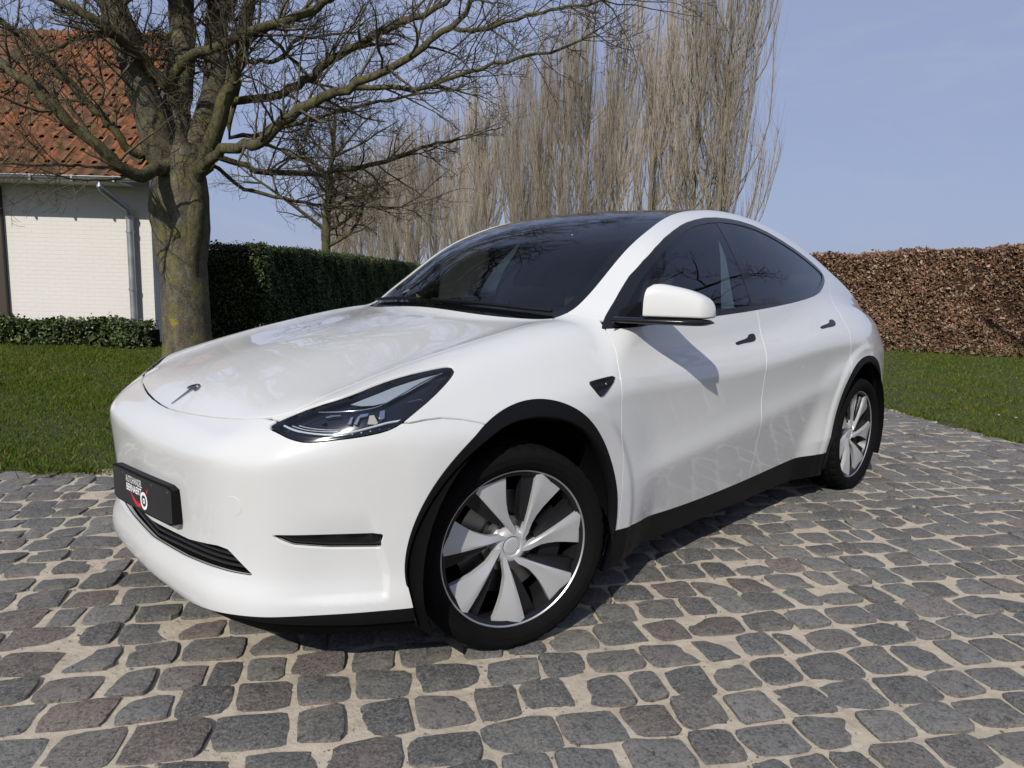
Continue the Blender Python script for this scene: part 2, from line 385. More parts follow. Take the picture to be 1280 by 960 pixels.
hid = (P2[:,0] > -.75) & (P2[:,0] < 3.8) & (np.abs(P2[:,1]) < .72)
score = np.where(inv & ~hid, setts[:,2]*setts[:,3]/np.maximum(dep,.3)**3, -1)
order = np.argsort(-score); near = set(order[:300].tolist())
FV, FQ, FT = [], [], []; nv = 0
for q, (sc, tc, l, w) in enumerate(setts):
    vi = int(rng.integers(len(VAR))); ang = PA+rng.normal(0, .022)+(math.pi if rng.random() < .5 else 0); z = rng.normal(0, .0018)-.0005
    x, y = P2[q]; tx, ty = rng.normal(0, .009, 2)
    if q in near:
        o = obj('sett', VAR[vi][0], paving, (x, y, z)); o.rotation_euler = (tx, ty, ang); o.scale = (l, w, 1.0)
    elif dep[q] > -1.5 and rel[q]@rel[q] < 120:
        me, V, Q, T = VAR[vi]; cc, s_n = math.cos(ang), math.sin(ang); vx, vy = V[:,0]*l, V[:,1]*w
        W = np.stack([x+vx*cc-vy*s_n, y+vx*s_n+vy*cc, V[:,2]+z+vx*ty*.5], 1)
        FV.append(W); FQ.append(Q+nv); FT.append(T+nv); nv += len(W)
me_far = npmesh('sett_field', np.concatenate(FV), [np.concatenate(FQ), np.concatenate(FT)], m_sett, True); me_far.set_sharp_from_angle(angle=R_(42)); obj('sett_field', me_far, paving, kind='stuff')

# lawn: soil sheet plus blades
s_ = np.linspace(-14, 22, 181); t_ = np.linspace(-8, 26, 171); S, Tt = np.meshgrid(s_, t_, indexing='ij')
def lawn_z(S, Tt): return .012+.010*np.sin(S*1.9)*np.sin(Tt*1.6)+.008*np.sin(S*4.7+Tt*3.1)
XY = S[...,None]*PS+Tt[...,None]*PT; V = np.concatenate([XY, lawn_z(S, Tt)[...,None]], -1).reshape(-1,3); ni, nj = S.shape
# finer strip along the edges is handled by dropping cells inside the yard and adding the blades up to the edge
ii = (np.arange(ni-1)[:,None]*nj+np.arange(nj-1)[None]).ravel(); Q = np.stack([ii, ii+nj, ii+nj+1, ii+1], 1)
inside = in_paving(S, Tt).reshape(-1)
V[:,2] = np.where(inside > .0, -.03, V[:,2]); keep = inside[Q].min(1) < .0
lawn = obj('lawn', npmesh('lawn', V, Q[keep], m_turf, True), kind='structure')
m_grass = mat('grass_blade', (.07,.11,.02), .75, spec=.06); k = NT(m_grass)
r = k.n('NewGeometry').outputs['Random Per Island']; p = k.pos()
c = k.ramp(r, [(0,(.032,.060,.005)),(.45,(.058,.096,.007)),(.75,(.086,.122,.010)),(.90,(.145,.150,.030)),(1,(.22,.19,.075))])
pn = k.noise(.9, 4, .6, p)
c = k.mix(k.math('MULTIPLY', k.ramp(pn, [(.48,(0,0,0)),(.72,(1,1,1))]), .55), c, (.105,.108,.022))
k.base(c); k.b.inputs['Subsurface Weight'].default_value = 0
k.b.inputs['Transmission Weight'].default_value = 0
def blades(n, smin, smax_, tmin, tmax, h0, w0, seed):
    r = np.random.default_rng(seed); s = r.uniform(smin, smax_, n); t = r.uniform(tmin, tmax, n)
    P_ = s[:,None]*PS+t[:,None]*PT; rel = P_-CAM[:2]; d = rel@FH[:2]; l = rel@RH[:2]
    ok = (in_paving(s, t) < .035) & (d > 2) & (np.abs(l) < d*1.15+.8)
    prob = np.clip((7.0/np.maximum(d,1))**1.5, .1, 1); ok &= r.random(n) < prob
    s, t, P_, d = s[ok], t[ok], P_[ok], d[ok]; n = len(s)
    z = lawn_z(s, t); a = r.uniform(0, 2*math.pi, n); h = h0*r.lognormal(0, .38, n)*(1+.35*np.sin(s*3.3)*np.sin(t*2.7)); w = w0*r.uniform(.7, 1.4, n)*np.clip(d/7, 1, 2.2)
    lean = r.normal(0, .75, (n,2))*h[:,None]
    dx = np.stack([np.cos(a), np.sin(a)], 1)*w[:,None]*.5
    B = np.c_[P_, z-.004]
    V = np.stack([np.c_[B[:,:2]-dx, B[:,2]], np.c_[B[:,:2]+dx, B[:,2]], np.c_[P_+lean, z+h]], 1).reshape(-1,3)
    return V
def edge_tufts(n, seed):
    r = np.random.default_rng(seed); q = r.random(n) < .5; s = np.where(q, r.uniform(-7, -1, n), 5.40-r.exponential(.04, n)); t = np.where(q, 1.70-r.exponential(.035, n), r.uniform(-4, 4.2, n))
    s = s+np.where(q, 0, .03*np.sin(t*2.4)); t = t+np.where(q, .03*np.sin(s*2.1+.5), 0); ok = np.sin(s*9.3+t*7.1)+np.sin(s*23+t*31)*.6+r.normal(0,.5,n) > .2; s, t = s[ok], t[ok]; n = len(s); P_ = s[:,None]*PS+t[:,None]*PT
    a = r.uniform(0, 6.28, n); h = .026*r.lognormal(0,.4,n); dx = np.stack([np.cos(a), np.sin(a)], 1)*.0035; lean = r.normal(0,.8,(n,2))*h[:,None]
    return np.stack([np.c_[P_-dx, np.full(n,-.002)], np.c_[P_+dx, np.full(n,-.002)], np.c_[P_+lean, h]], 1).reshape(-1,3)
V = np.concatenate([blades(620000, -9.5, 0, 1.6, 13, .022, .0062, 1), blades(90000, 0, 5.6, 4.3, 13, .022, .0075, 3), blades(480000, 5.3, 16, -6, 10, .022, .0062, 2), edge_tufts(26000, 4)])
obj('grass', npmesh('grass', V, np.arange(len(V)).reshape(-1,3), m_grass), kind='stuff', label='short green lawn grass around the paved yard', cat='grass')
# daisies and fallen leaves
m_petal = mat('daisy_petal', (.8,.8,.76), .7); m_eye = mat('daisy_centre', (.6,.4,.05), .7); m_dead = mat('dead_leaf', (.30,.16,.07), .8)

def scatter_flowers(n, seed):
    r = np.random.default_rng(seed); mb = MB(); me_ = MB()
    for _ in range(n):
        s, t = r.uniform(5.5, 8.5), r.uniform(-2.5, 3.6); q = pave(s, t); z = .038+r.uniform(0,.015); a = np.linspace(0, 2*math.pi, 9)[:-1]
        mb.add([(q[0], q[1], z)]+[(q[0]+.013*math.cos(x), q[1]+.013*math.sin(x), z+.004) for x in a], None, [[0,1+i,1+(i+1) % 8] for i in range(8)])
    mb.build('daisies', m_petal, kind='stuff', label='tiny white daisies dotted over the lawn right of the car', cat='flowers'); mb = MB()
    for _ in range(26):
        s, t = (r.uniform(5.5, 9), r.uniform(-2.5, 3.8)) if r.random() < .6 else (r.uniform(-6,-2), r.uniform(1.8,6)); q = pave(s, t); a = r.uniform(0,6.28); u = np.array([math.cos(a), math.sin(a)])*.035; v = np.array([-u[1], u[0]])*.6
        mb.add([(*(q-u), .035), (*(q+v), .052), (*(q+u), .038), (*(q-v), .045)], [[0,1,2,3]])
    mb.build('fallen_leaves', m_dead, kind='stuff', label='a few dry brown leaves lying on the lawn', cat='leaves')
scatter_flowers(42, 3)

def grit(n, seed):
    """crumbs of stone and dry leaf scraps lying in the joints"""
    r = np.random.default_rng(seed); d = r.uniform(1.0, 6.0, n)**1.0; l = r.uniform(-.78,.78,n)*d; P_ = CAM[:2]+FH[:2]*d[:,None]+RH[:2]*l[:,None]; s = P_@PS; t = P_@PT; ok = (in_paving(s, t) > .05); P_ = P_[ok]; n = len(P_)
    z = r.uniform(-.004, .004, n); sz = r.lognormal(-6.0, .45, n)[:,None]; O = np.array([[1,0,0],[0,1,0],[-1,0,0],[0,-1,0],[0,0,.8]]); V = np.c_[P_, z][:,None]+O[None]*sz[:,None]*r.uniform(.6,1.3,(n,5,1)); i = np.arange(n)[:,None,None]*5; T = (i+np.array([[0,1,4],[1,2,4],[2,3,4],[3,0,4]])[None]).reshape(-1,3)
    obj('grit', npmesh('grit', V.reshape(-1,3), T, m_sett), kind='stuff', label='fine stone grit in the sandy joints between the setts', cat='grit')
grit(9000, 8)
# ------------------------------------------------------------------ house
def noise_mat(name, stops, scale=3, rough=.85, bump=.3, bscale=40, bdist=.01, spec=.3, detail=6):
    m = mat(name, (.5,.5,.5), rough, spec=spec); k = NT(m); p = k.coord('Object')
    k.base(k.ramp(k.noise(scale, detail, .62, p), stops)); k.normal(k.bump(k.noise(bscale, 4, .6, p), bump, bdist)); return m
m_wall = mat('whitewashed_brick', (.74,.72,.68), .85, spec=.25); k = NT(m_wall); p = k.coord('Object')
br = k.n('TexBrick', ins={'Scale': 1.0, 'Mortar Size': .006, 'Mortar Smooth': .6, 'Brick Width': .21, 'Row Height': .065, 'Color1': (1,1,1,1), 'Color2': (.8,.8,.8,1), 'Mortar': (0,0,0,1)})
mp = k.n('Mapping'); k.t.links.new(p, mp.inputs[0]); k.t.links.new(mp.outputs[0], br.inputs['Vector']); mp.inputs['Rotation'].default_value = (R_(90), 0, 0)
k.base(k.mix(k.math('MULTIPLY', k.noise(2.0, 6, .65, p), .45), k.mix(k.math('MULTIPLY', br.outputs['Fac'], .35), (.67,.65,.615), (.52,.50,.465)), (.56,.535,.49)))
k.normal(k.bump(k.math('SUBTRACT', 1.0, br.outputs['Fac']), .35, .006, k.bump(k.noise(40, 4, .6, p), .25, .008)))
m_tile = mat('clay_pantile', (.3,.1,.05), .8, spec=.25); k = NT(m_tile); p = k.pos(); r = k.n('ObjectInfo').outputs['Random']
c = k.ramp(r, [(0,(.13,.058,.032)),(.25,(.24,.085,.040)),(.5,(.33,.112,.050)),(.7,(.20,.080,.042)),(.85,(.10,.060,.038)),(1,(.36,.15,.075))])
c = k.mix(k.math('MULTIPLY', k.ramp(k.noise(5.5, 6, .7, p), [(.44,(0,0,0)),(.60,(1,1,1))]), .8), c, (.075,.060,.028))
c = k.mix(k.math('MULTIPLY', k.ramp(k.noise(17, 5, .7, p), [(.52,(0,0,0)),(.75,(1,1,1))]), .6), c, (.12,.10,.045)); k.base(c)
k.normal(k.bump(k.noise(50, 4, .6, p), .4, .01))
m_zinc = noise_mat('zinc', [(.3,(.26,.27,.28)),(.7,(.42,.43,.44))], 6, .45, .05, spec=.5); m_zinc.node_tree.nodes['Principled BSDF'].inputs['Metallic'].default_value = .7
m_darkwood = mat('dark_brown_joinery', (.05,.035,.026), .5); m_iron = mat('black_iron', (.012,.012,.013), .4)
HB = view(0, 0, 0)
house = empty('cottage', view(-8, 11.45)); house.rotation_euler = (0, 0, YAW-math.pi/2); tag(house, 'white painted brick cottage with orange clay pantile roof behind the tree', 'house')
# local frame: x = to the right, y = away from the viewer, z up;  right corner at x = 2.21
CX = 2.215; BX = 2.50
def hw(lat, d): return (lat+8.0, d-11.45)
side_dir = np.array([-.46, 1.0])                                   # the end wall runs back at a slant
def endp(y, off=0.0): return CX+off+side_dir[0]*y*.78
W_ = MB(); zt = 2.62
pts = [(-5.0,0.0),(CX,0.0),(endp(6.2),6.2),(-5.0,6.2)]
V = [(x,y,-.05) for x,y in pts]+[(x,y,zt) for x,y in pts]; ap = (endp(3.1), 3.1, 5.45)
V += [ap]; W_.add(V, [[0,1,5,4],[2,3,7,6],[3,0,4,7]], [[1,2,6],[1,6,5],[5,6,8]]); W_.build('wall', m_wall, house)
roof = empty('roof', (0,0,0), parent=house)
E0, E1 = np.array([-.55, 2.60]), np.array([2.85, 5.62])              # (y, z) of eave and ridge lines
sl = np.hypot(*(E1-E0)); sd = (E1-E0)/sl; sn = np.array([-sd[1], sd[0]])
def verge(t): return (-5.65+8.0)*(1-t)+(-6.72+8.0)*t
def rp(x, t, h=0.0): q = E0+sd*sl*t+sn*h; return (x, q[0], q[1])
deck = MB(); V = [rp(-5,0,-.03), rp(verge(0),0,-.03), rp(verge(1),1,-.03), rp(-5,1,-.03)]; V += [(x, 5.7*2-2.85*2-y+ (5.7-5.7), z) for x, y, z in V]
deck.add([rp(-5,0,.004), rp(verge(0),0,.004), rp(verge(1),1,.004), rp(-5,1,.004)], [[0,1,2,3]])
yb = 2*E1[0]-E0[0]; deck.add([rp(-5,1,-.04), rp(verge(1),1,-.04), (endp(6.2)+.2, yb, E0[1]), (-5, yb, E0[1])], [[0,1,2,3]]); deck.build('roof_deck', noise_mat('roof_felt', [(.3,(.10,.05,.03)),(.7,(.16,.08,.045))]), roof)
TW, TL = .235, .335
def pantile():
    nx, ny = 11, 2; V = []
    for j, (yy, hh) in enumerate(((-.03, .017), (TL*1.10, .001))):
        for i in range(nx):
            u = -.06+1.12*i/(nx-1); x = (u-.5)*TW; w_ = math.cos(u*2*math.pi); h = .042*(w_ if w_ > 0 else w_*.55)
            V.append((x, yy, hh+h))
    n = len(V); V += [(x, y, z-.016) for x, y, z in V[:nx]]
    Q = [[i, i+1, nx+i+1, nx+i] for i in range(nx-1)]+[[n+i, n+i+1, i+1, i] for i in range(nx-1)]
    return npmesh('roof_tile', np.array(V), np.array(Q), m_tile, True)
me_tile = pantile(); pit = math.atan2(sd[1], sd[0]); rows = int(sl/TL); cnt = 0
for j in range(rows+1):
    t = j*TL/sl
    if t > .985: break
    xmax = verge(t)
    for i in range(22):
        x = xmax-.11-i*TW+rng.normal(0, .006)
        if x < -1.35 or cnt >= 300: continue
        o = obj('roof_tile', me_tile, roof, rp(x, t, .012+rng.normal(0,.004))); o.rotation_euler = (pit+rng.normal(0,.012), rng.normal(0,.02), rng.normal(0,.02)); cnt += 1
for i in range(13):
    x = verge(1)-.18-i*.33; mb = MB(); a = np.linspace(-.2, math.pi+.2, 9)
    V = [(sx, .12*math.cos(t), .11*math.sin(t)) for sx in (-.18,.18) for t in a]; mb.add(V, [[k_, k_+1, 9+k_+1, 9+k_] for k_ in range(8)])
    o = mb.build('ridge_tile', m_tile, roof, True); q = rp(x, 1.0, .0); o.location = (q[0], q[1], q[2]-.03)
# gutter, downpipe, joinery
a = np.linspace(math.pi, 2*math.pi, 10); g = MB(); x0, x1 = -4.9, verge(0)+.02
V = [(x, -.60+.062*math.cos(t), 2.575+.062*math.sin(t)) for x in (x0, x1) for t in a]; V2 = [(x, -.60+.056*math.cos(t), 2.577+.056*math.sin(t)) for x in (x0, x1) for t in a]
g.add(V, [[i,i+1,11+i,10+i] for i in range(9)]); g.add(V2, [[10+i,11+i,i+1,i] for i in range(9)]); c_ = len(V)
g.add([V[10+i] for i in range(10)], None, [[0,i,i+1] for i in range(1,9)])
g.tube([(x0,-.662,2.577),(x1,-.662,2.577)], .011, 6); shade_auto(g.build('gutter', m_zinc, house), 40)
for x in np.arange(x1-.35, -1.6, -.62): MB().box((x,-.60,2.508), (.03,.135,.012)).box((x,-.668,2.55), (.03,.006,.09)).build('gutter_bracket', m_zinc, house)
MB().box((-1.5,-.30,2.53), (6.9,.62,.03)).build('soffit', m_wall, house)
dp = MB(); X0, X1 = hw(-6.225,11)[0], hw(-6.07,11)[0]
dp.tube([(X0,-.60,2.53),(X0,-.60,2.45),(X0+.01,-.56,2.40),(X1-.01,-.14,2.17),(X1,-.10,2.10),(X1,-.10,2.0)], .048, 14); dp.tube([(X1,-.10,2.06),(X1,-.10,.02)], .053, 14)
for z in (2.02, 1.80, .9): dp.tube([(X1,-.10,z),(X1,-.10,z+.035)], .064, 14)
shade_auto(dp.build('downpipe', m_zinc, house), 40)
dz = MB(); dz.box((-.20,-.035,1.25), (.16,.09,2.45)); dz.box((-1.2,-.02,1.25), (2.0,.03,2.45)); dz.build('door_frame', m_darkwood, house)
for q in range(6): MB().box((-.36-.19*q,-.045,1.24), (.182,.02,2.40)).build('door_board', m_darkwood, house)
# lantern on the end wall
ln = empty('wall_lantern', view(-5.74, 12.05, 1.25)); ln.rotation_euler = (0, 0, YAW-math.pi/2); tag(ln, 'black iron lantern on the shaded end wall of the cottage', 'lantern')
MB().lathe([(.0,.0),(.05,.01),(.085,.16),(.10,.34)], 8).build('lantern_body', m_iron, ln); MB().lathe([(.13,.34),(.115,.38),(.06,.45),(.02,.47),(.0,.52)], 8).build('lantern_cap', m_iron, ln); MB().box((-.12,.1,.30), (.06,.5,.05)).build('wall_bracket', m_iron, ln)

# ------------------------------------------------------------------ hedges made of leaf blades around a twiggy core
def leaf_mat(name, stops, rough=.55, spec=.4, trans=.0):
    m = mat(name, (.1,.1,.1), rough, spec=spec); k = NT(m); r = k.n('NewGeometry').outputs['Random Per Island']; k.base(k.ramp(r, stops))
    return m
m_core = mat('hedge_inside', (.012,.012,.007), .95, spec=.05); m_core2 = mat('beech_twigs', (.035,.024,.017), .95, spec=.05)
m_ever = leaf_mat('evergreen_leaf', [(0,(.018,.032,.009)),(.5,(.038,.062,.014)),(.8,(.062,.090,.021)),(.95,(.10,.125,.035)),(1,(.15,.12,.055))], .5, .35)
m_beech = leaf_mat('dry_beech_leaf', [(0,(.070,.040,.024)),(.25,(.135,.076,.044)),(.5,(.22,.120,.068)),(.7,(.28,.165,.100)),(.83,(.165,.085,.050)),(.90,(.33,.23,.15)),(.96,(.40,.31,.22)),(1,(.085,.095,.035))], .5, .5)
m_beechg = leaf_mat('hedge_undergrowth', [(0,(.05,.06,.02)),(1,(.11,.12,.04))], .5)
def leaves(P_, N_, size, r, curl=.25, asp=.62, spread=.9):
    """one bent two-facet leaf per point"""
    n = len(P_); d = N_+r.normal(0, spread, (n,3)); d /= np.linalg.norm(d, axis=1)[:,None]
    u = np.cross(d, r.normal(0,1,(n,3))); u /= np.linalg.norm(u, axis=1)[:,None]; v = np.cross(d, u); s = size*r.lognormal(0, .28, n)[:,None]
    a = P_-u*s*.5; b = P_+u*s*.5; c1 = P_+v*s*asp*.5+d*s*curl*r.normal(.5,.6,(n,1)); c2 = P_-v*s*asp*.5+d*s*curl*r.normal(.5,.6,(n,1))
    V = np.stack([a, c2, b, c1], 1).reshape(-1,3); i = np.arange(n)*4
    return V, np.concatenate([np.stack([i,i+1,i+2],1), np.stack([i,i+2,i+3],1)])
def hedge(name, path, width, h0, h1, n, size, mt, label, r, core_m, curl=.25, bump=.06, extra=None, top_frac=.25, noise=.045):
    """clipped hedge along a ground polyline (front face on the viewer's side)"""
    path = np.asarray(path, float)[:,:2]; seg = np.diff(path, axis=0); L = np.linalg.norm(seg, axis=1); cum = np.concatenate([[0], np.cumsum(L)])
    def at(s, off):
        k_ = np.clip(np.searchsorted(cum, s, 'right')-1, 0, len(L)-1); f = (s-cum[k_])/L[k_]; d = seg[k_]/L[k_][:,None]; nrm = np.stack([d[:,1], -d[:,0]], 1)
        return path[k_]+seg[k_]*f[:,None]+nrm*off[:,None], nrm
    root = empty(name, (*path[0], 0)); base = np.array([*path[0], 0.]); tag(root, label, 'hedge')
    s = r.uniform(0, cum[-1], n); kind = r.random(n); face = kind < 1-top_frac; H = lambda s_: h0+(h1-h0)*s_/cum[-1]+.025*np.sin(s_*3.1)+.02*np.sin(s_*7.7+1)
    wob = lambda s_, z_: bump*(np.sin(s_*2.3+z_*1.9)*.5+np.sin(s_*5.1-z_*4.3)*.3+np.sin(s_*11+z_*9)*.2)
    z = np.where(face, r.uniform(.02, 1, n)*H(s), H(s)+r.normal(0, .02, n)); dep_ = np.abs(r.normal(0, noise, n))
    off = np.where(face, wob(s, z)-dep_, r.uniform(-width, .02, n)); z = np.where(face, z, z-dep_*.6+r.exponential(.012, n))
    q, nrm = at(s, off); N_ = np.where(face[:,None], np.c_[nrm, np.full(n, .35)], np.c_[nrm*.2, np.ones(n)])
    V, T = leaves(np.c_[q, z], N_, size, r, curl); obj('foliage', npmesh('foliage', V-base, T, mt), root, kind='stuff')
    if extra:
        m2, n2, zf = extra; s = r.uniform(0, cum[-1], n2); z = r.exponential(zf, n2); q, nrm = at(s, wob(s, z)-np.abs(r.normal(0,.03,n2))); V, T = leaves(np.c_[q, z], np.c_[nrm, np.full(n2,.4)], size*.8, r, curl); obj('undergrowth', npmesh('undergrowth', V-base, T, m2), root, kind='stuff')
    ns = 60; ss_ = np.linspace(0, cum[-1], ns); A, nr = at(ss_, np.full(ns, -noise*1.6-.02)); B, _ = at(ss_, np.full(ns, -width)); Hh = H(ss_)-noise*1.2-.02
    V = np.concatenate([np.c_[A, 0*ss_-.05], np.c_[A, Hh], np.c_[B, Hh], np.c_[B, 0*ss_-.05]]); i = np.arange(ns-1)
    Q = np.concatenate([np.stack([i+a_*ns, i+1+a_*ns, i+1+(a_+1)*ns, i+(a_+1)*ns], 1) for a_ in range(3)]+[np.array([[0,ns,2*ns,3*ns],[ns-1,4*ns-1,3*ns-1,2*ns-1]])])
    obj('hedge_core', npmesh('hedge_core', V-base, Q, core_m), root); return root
r_h = np.random.default_rng(21)
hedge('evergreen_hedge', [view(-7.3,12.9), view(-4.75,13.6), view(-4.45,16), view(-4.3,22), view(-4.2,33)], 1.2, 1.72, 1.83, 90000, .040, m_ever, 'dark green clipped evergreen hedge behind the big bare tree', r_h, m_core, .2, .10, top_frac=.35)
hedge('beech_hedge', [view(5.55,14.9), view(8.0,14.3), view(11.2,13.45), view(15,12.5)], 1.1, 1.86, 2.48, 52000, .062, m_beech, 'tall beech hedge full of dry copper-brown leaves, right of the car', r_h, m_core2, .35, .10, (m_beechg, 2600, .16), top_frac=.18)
hedge('shrub_border', [view(-8.9,10.95), view(-7.2,11.0), view(-5.68,11.05)], .34, .40, .42, 5200, .055, m_ever, 'low dark shrubs planted along the foot of the white wall', r_h, m_core, .2, .16, noise=.09, top_frac=.40)

# ------------------------------------------------------------------ bare trees
def bark(name, stops, scale=4, lich=(.26,.24,.07), amt=.5, bump=.5, patch=None):
    m = mat(name, (.2,.2,.2), .9, spec=.15); k = NT(m); p = k.pos(); st = k.vmul(p, (1,1,.5)); fl = k.vmul(p, (1,1,3.2))
    c = k.ramp(k.noise(scale*3.5, 8, .72, st), stops)
    c = k.mix(k.math('MULTIPLY', k.ramp(k.noise(scale*9, 6, .7, fl), [(.40,(1,1,1)),(.56,(0,0,0))]), .6), c, tuple(v*.45 for v in stops[0][1]))
    c = k.mix(k.math('MULTIPLY', k.ramp(k.noise(scale*1.1, 8, .75, p), [(.50,(0,0,0)),(.62,(1,1,1))]), amt), c, lich)
    c = k.mix(k.math('MULTIPLY', k.ramp(k.noise(scale*11, 5, .75, p), [(.56,(0,0,0)),(.64,(1,1,1))]), .5), c, (.25,.24,.20))
    if patch is not None:                                   # one bright yellow lichen growth
        dv = k.n('VectorMath', operation='DISTANCE'); k.t.links.new(p, dv.inputs[0]); dv.inputs[1].default_value = patch; d_ = k.math('ADD', dv.outputs['Value'], k.math('MULTIPLY', k.math('SUBTRACT', k.noise(22, 5, .7, p), .5), .16))
        c = k.mix(k.math('MULTIPLY', k.ramp(d_, [(.06,(1,1,1)),(.085,(0,0,0))]), .8), c, (.34,.235,.03))
    k.base(c); k.normal(k.bump(k.noise(scale*12, 8, .75, fl), bump, .02, k.bump(k.noise(scale*2.2, 5, .6, st), .5, .06))); return m
m_bark = bark('plane_bark', [(.3,(.070,.062,.042)),(.5,(.135,.120,.085)),(.7,(.24,.218,.165))], 4.0, (.175,.160,.045), .7, .8, tuple(view(-4.16-.03, 9.0-.335, .60)))
m_limb = bark('mossy_limb', [(.3,(.048,.042,.022)),(.5,(.092,.082,.044)),(.72,(.165,.150,.090))], 5, (.13,.13,.035), .55)
m_twig = bark('twig', [(.3,(.070,.058,.038)),(.7,(.15,.125,.085))], 6, (.13,.12,.05), .3, .1)
m_pop = bark('poplar_bark', [(.3,(.15,.125,.085)),(.7,(.30,.26,.19))], 2, (.22,.20,.10), .35, .2); m_poptwig = mat('poplar_twig', (.38,.33,.26), .85, spec=.2)
k = NT(m_poptwig); k.base(k.ramp(k.n('NewGeometry').outputs['Random Per Island'], [(0,(.19,.15,.11)),(.35,(.36,.30,.235)),(.8,(.48,.415,.34)),(1,(.60,.54,.47))]))
class Tubes:
    """many thin tubes, built in batches of equal length"""
    def __init__(s): s.b = {}
    def add(s, pts, rad, n): s.b.setdefault((len(pts), n), []).append((pts, rad))
    def mesh(s, name, m):
        VV, QQ, o = [], [], 0
        for (k_, n), L in s.b.items():
            P_ = np.array([q[0] for q in L], float); Rd = np.array([q[1] for q in L], float); T = np.empty_like(P_); T[:,1:-1] = P_[:,2:]-P_[:,:-2]; T[:,0] = P_[:,1]-P_[:,0]; T[:,-1] = P_[:,-1]-P_[:,-2]
            T /= np.linalg.norm(T, axis=2)[...,None]+1e-9; ref = np.where((np.abs(T[...,2]).mean(1) < .85)[:,None,None], np.array([0,0,1.]), np.array([1.,0,0]))
            A = np.cross(T, np.broadcast_to(ref, T.shape)); A /= np.linalg.norm(A, axis=2)[...,None]+1e-9; B = np.cross(T, A); a = np.linspace(0, 2*math.pi, n, endpoint=False)
            V = P_[:,:,None]+Rd[:,:,None,None]*(np.cos(a)[:,None]*A[:,:,None]+np.sin(a)[:,None]*B[:,:,None]); VV.append(V.reshape(-1,3))
            i = np.arange(k_-1)[:,None]*n; j = np.arange(n)[None]; k2 = (j+1) % n; q = np.stack([i+j, i+n+j, i+n+k2, i+k2], -1).reshape(-1,4)
            QQ.append((o+np.arange(len(L))[:,None,None]*(k_*n)+q[None]).reshape(-1,4)); o += len(L)*k_*n
        return npmesh(name, np.concatenate(VV), np.concatenate(QQ), m, True)
def smooth_path(P_, m):
    P_ = np.asarray(P_, float); n = len(P_); E = np.concatenate([[2*P_[0]-P_[1]], P_, [2*P_[-1]-P_[-2]]])
    d = np.concatenate([[0], np.cumsum(np.sqrt((np.diff(P_, axis=0)**2).sum(1)))]); u = np.interp(np.linspace(0, d[-1], m), d, np.arange(n)); i = np.minimum(u.astype(int), n-2); t = (u-i)[:,None]
    a, b, c, e = E[i], E[i+1], E[i+2], E[i+3]
    return .5*(2*b+(c-a)*t+(2*a-5*b+4*c-e)*t*t+(3*b-a-3*c+e)*t**3)
def rand_dir(r): v = r.normal(0,1,3); return v/np.linalg.norm(v)
def grow(tb, r, p0, d0, L, rad, lvl, up=.25, wig=.25, out=None, nsub=(7,6,5), lrat=(.52,.45,.45)):
    """one curved branch and its offspring; out collects finest twigs"""
    m = 7 if lvl < 2 else 5; P_ = np.empty((m,3)); P_[0] = p0; d = d0/math.sqrt(d0@d0); W_n = r.normal(0, wig*.55, (m-1,3)); W_n[:,2] += up*.35; st = L/(m-1)
    for i in range(m-1):
        d = d+W_n[i]; d = d/math.sqrt(d@d); P_[i+1] = P_[i]+d*st
    rr = np.linspace(rad, max(rad*.35, .0022), m)
    (tb if lvl < 2 else out).add(P_, rr, 5 if lvl == 0 else (4 if lvl == 1 else 3))
    if lvl >= 3: return
    k_ = nsub[lvl]
    if not k_: return
    k_ = max(1, int(round(k_*r.uniform(.7,1.25)))); U = r.uniform(0, 1, (k_,5)); G_n = r.normal(0, 1, (k_,3))
    for q in range(k_):
        t = .15+.83*U[q,0]; i = min(int(t*(m-1)), m-2); f = t*(m-1)-i; p = P_[i]*(1-f)+P_[i+1]*f; dd = (P_[i+1]-P_[i])/st; g = G_n[q]; side = g-dd*(g@dd); side = side/(math.sqrt(side@side)+1e-9)
        nd = dd*(.35+.55*U[q,1])+side*(.6+.4*U[q,2]); nd[2] += .15
        grow(tb, r, p, nd, L*lrat[lvl]*(.6+.7*U[q,3])*(1.1-.5*t), max(rr[i]*.5, .0025), lvl+1, up, wig*1.15, out, nsub, lrat)
# ---- the big tree beside the cottage: limbs laid out one by one, (right, up, away) metres from the foot of the trunk
TD = 9.0; r_t = np.random.default_rng(5)
TREE0 = view(-4.16, TD, -.02)
tree = empty('bare_tree', TREE0); tag(tree, 'large leafless tree with thick mossy limbs beside the cottage', 'tree')
def tl(x, z, y=0.0): return RH*x+FH*y+np.array([0,0,z])
# trunk
def ribbed(path, rad, n=28, seed=1, amp=.05):
    r = np.random.default_rng(seed); P_ = np.asarray(path); m = len(P_); V, Q, _ = tube(P_, rad, n); V = V.reshape(m, n, 3); a = np.linspace(0, 2*math.pi, n, endpoint=False); ph = r.uniform(0, 6.28, 5)
    for i in range(m):
        t = i/(m-1); w = 1+amp*(np.sin(2*a+ph[0]+t)*.5+np.sin(3*a+ph[1]-t*2)*.4+np.sin(5*a+ph[2]+3*t)*.35)
        V[i] = P_[i]+(V[i]-P_[i])*w[:,None]
    return V.reshape(-1,3), Q
tk = MB()
tp = smooth_path([tl(.02,-.1), tl(0,.35), tl(-.005,1.0), tl(0,1.6), tl(.02,2.1), tl(.03,2.5), tl(.03,2.8)], 26); trr = s1([(0,.40),(.3,.315),(.8,.285),(1.6,.272),(2.0,.285),(2.35,.285),(2.65,.22),(2.95,.10)])(np.linspace(0,2.9,26))
V, Q = ribbed(tp, trr, 32, 3, .06); tk.add(V, Q); o = tk.build('trunk', m_bark, tree, True)
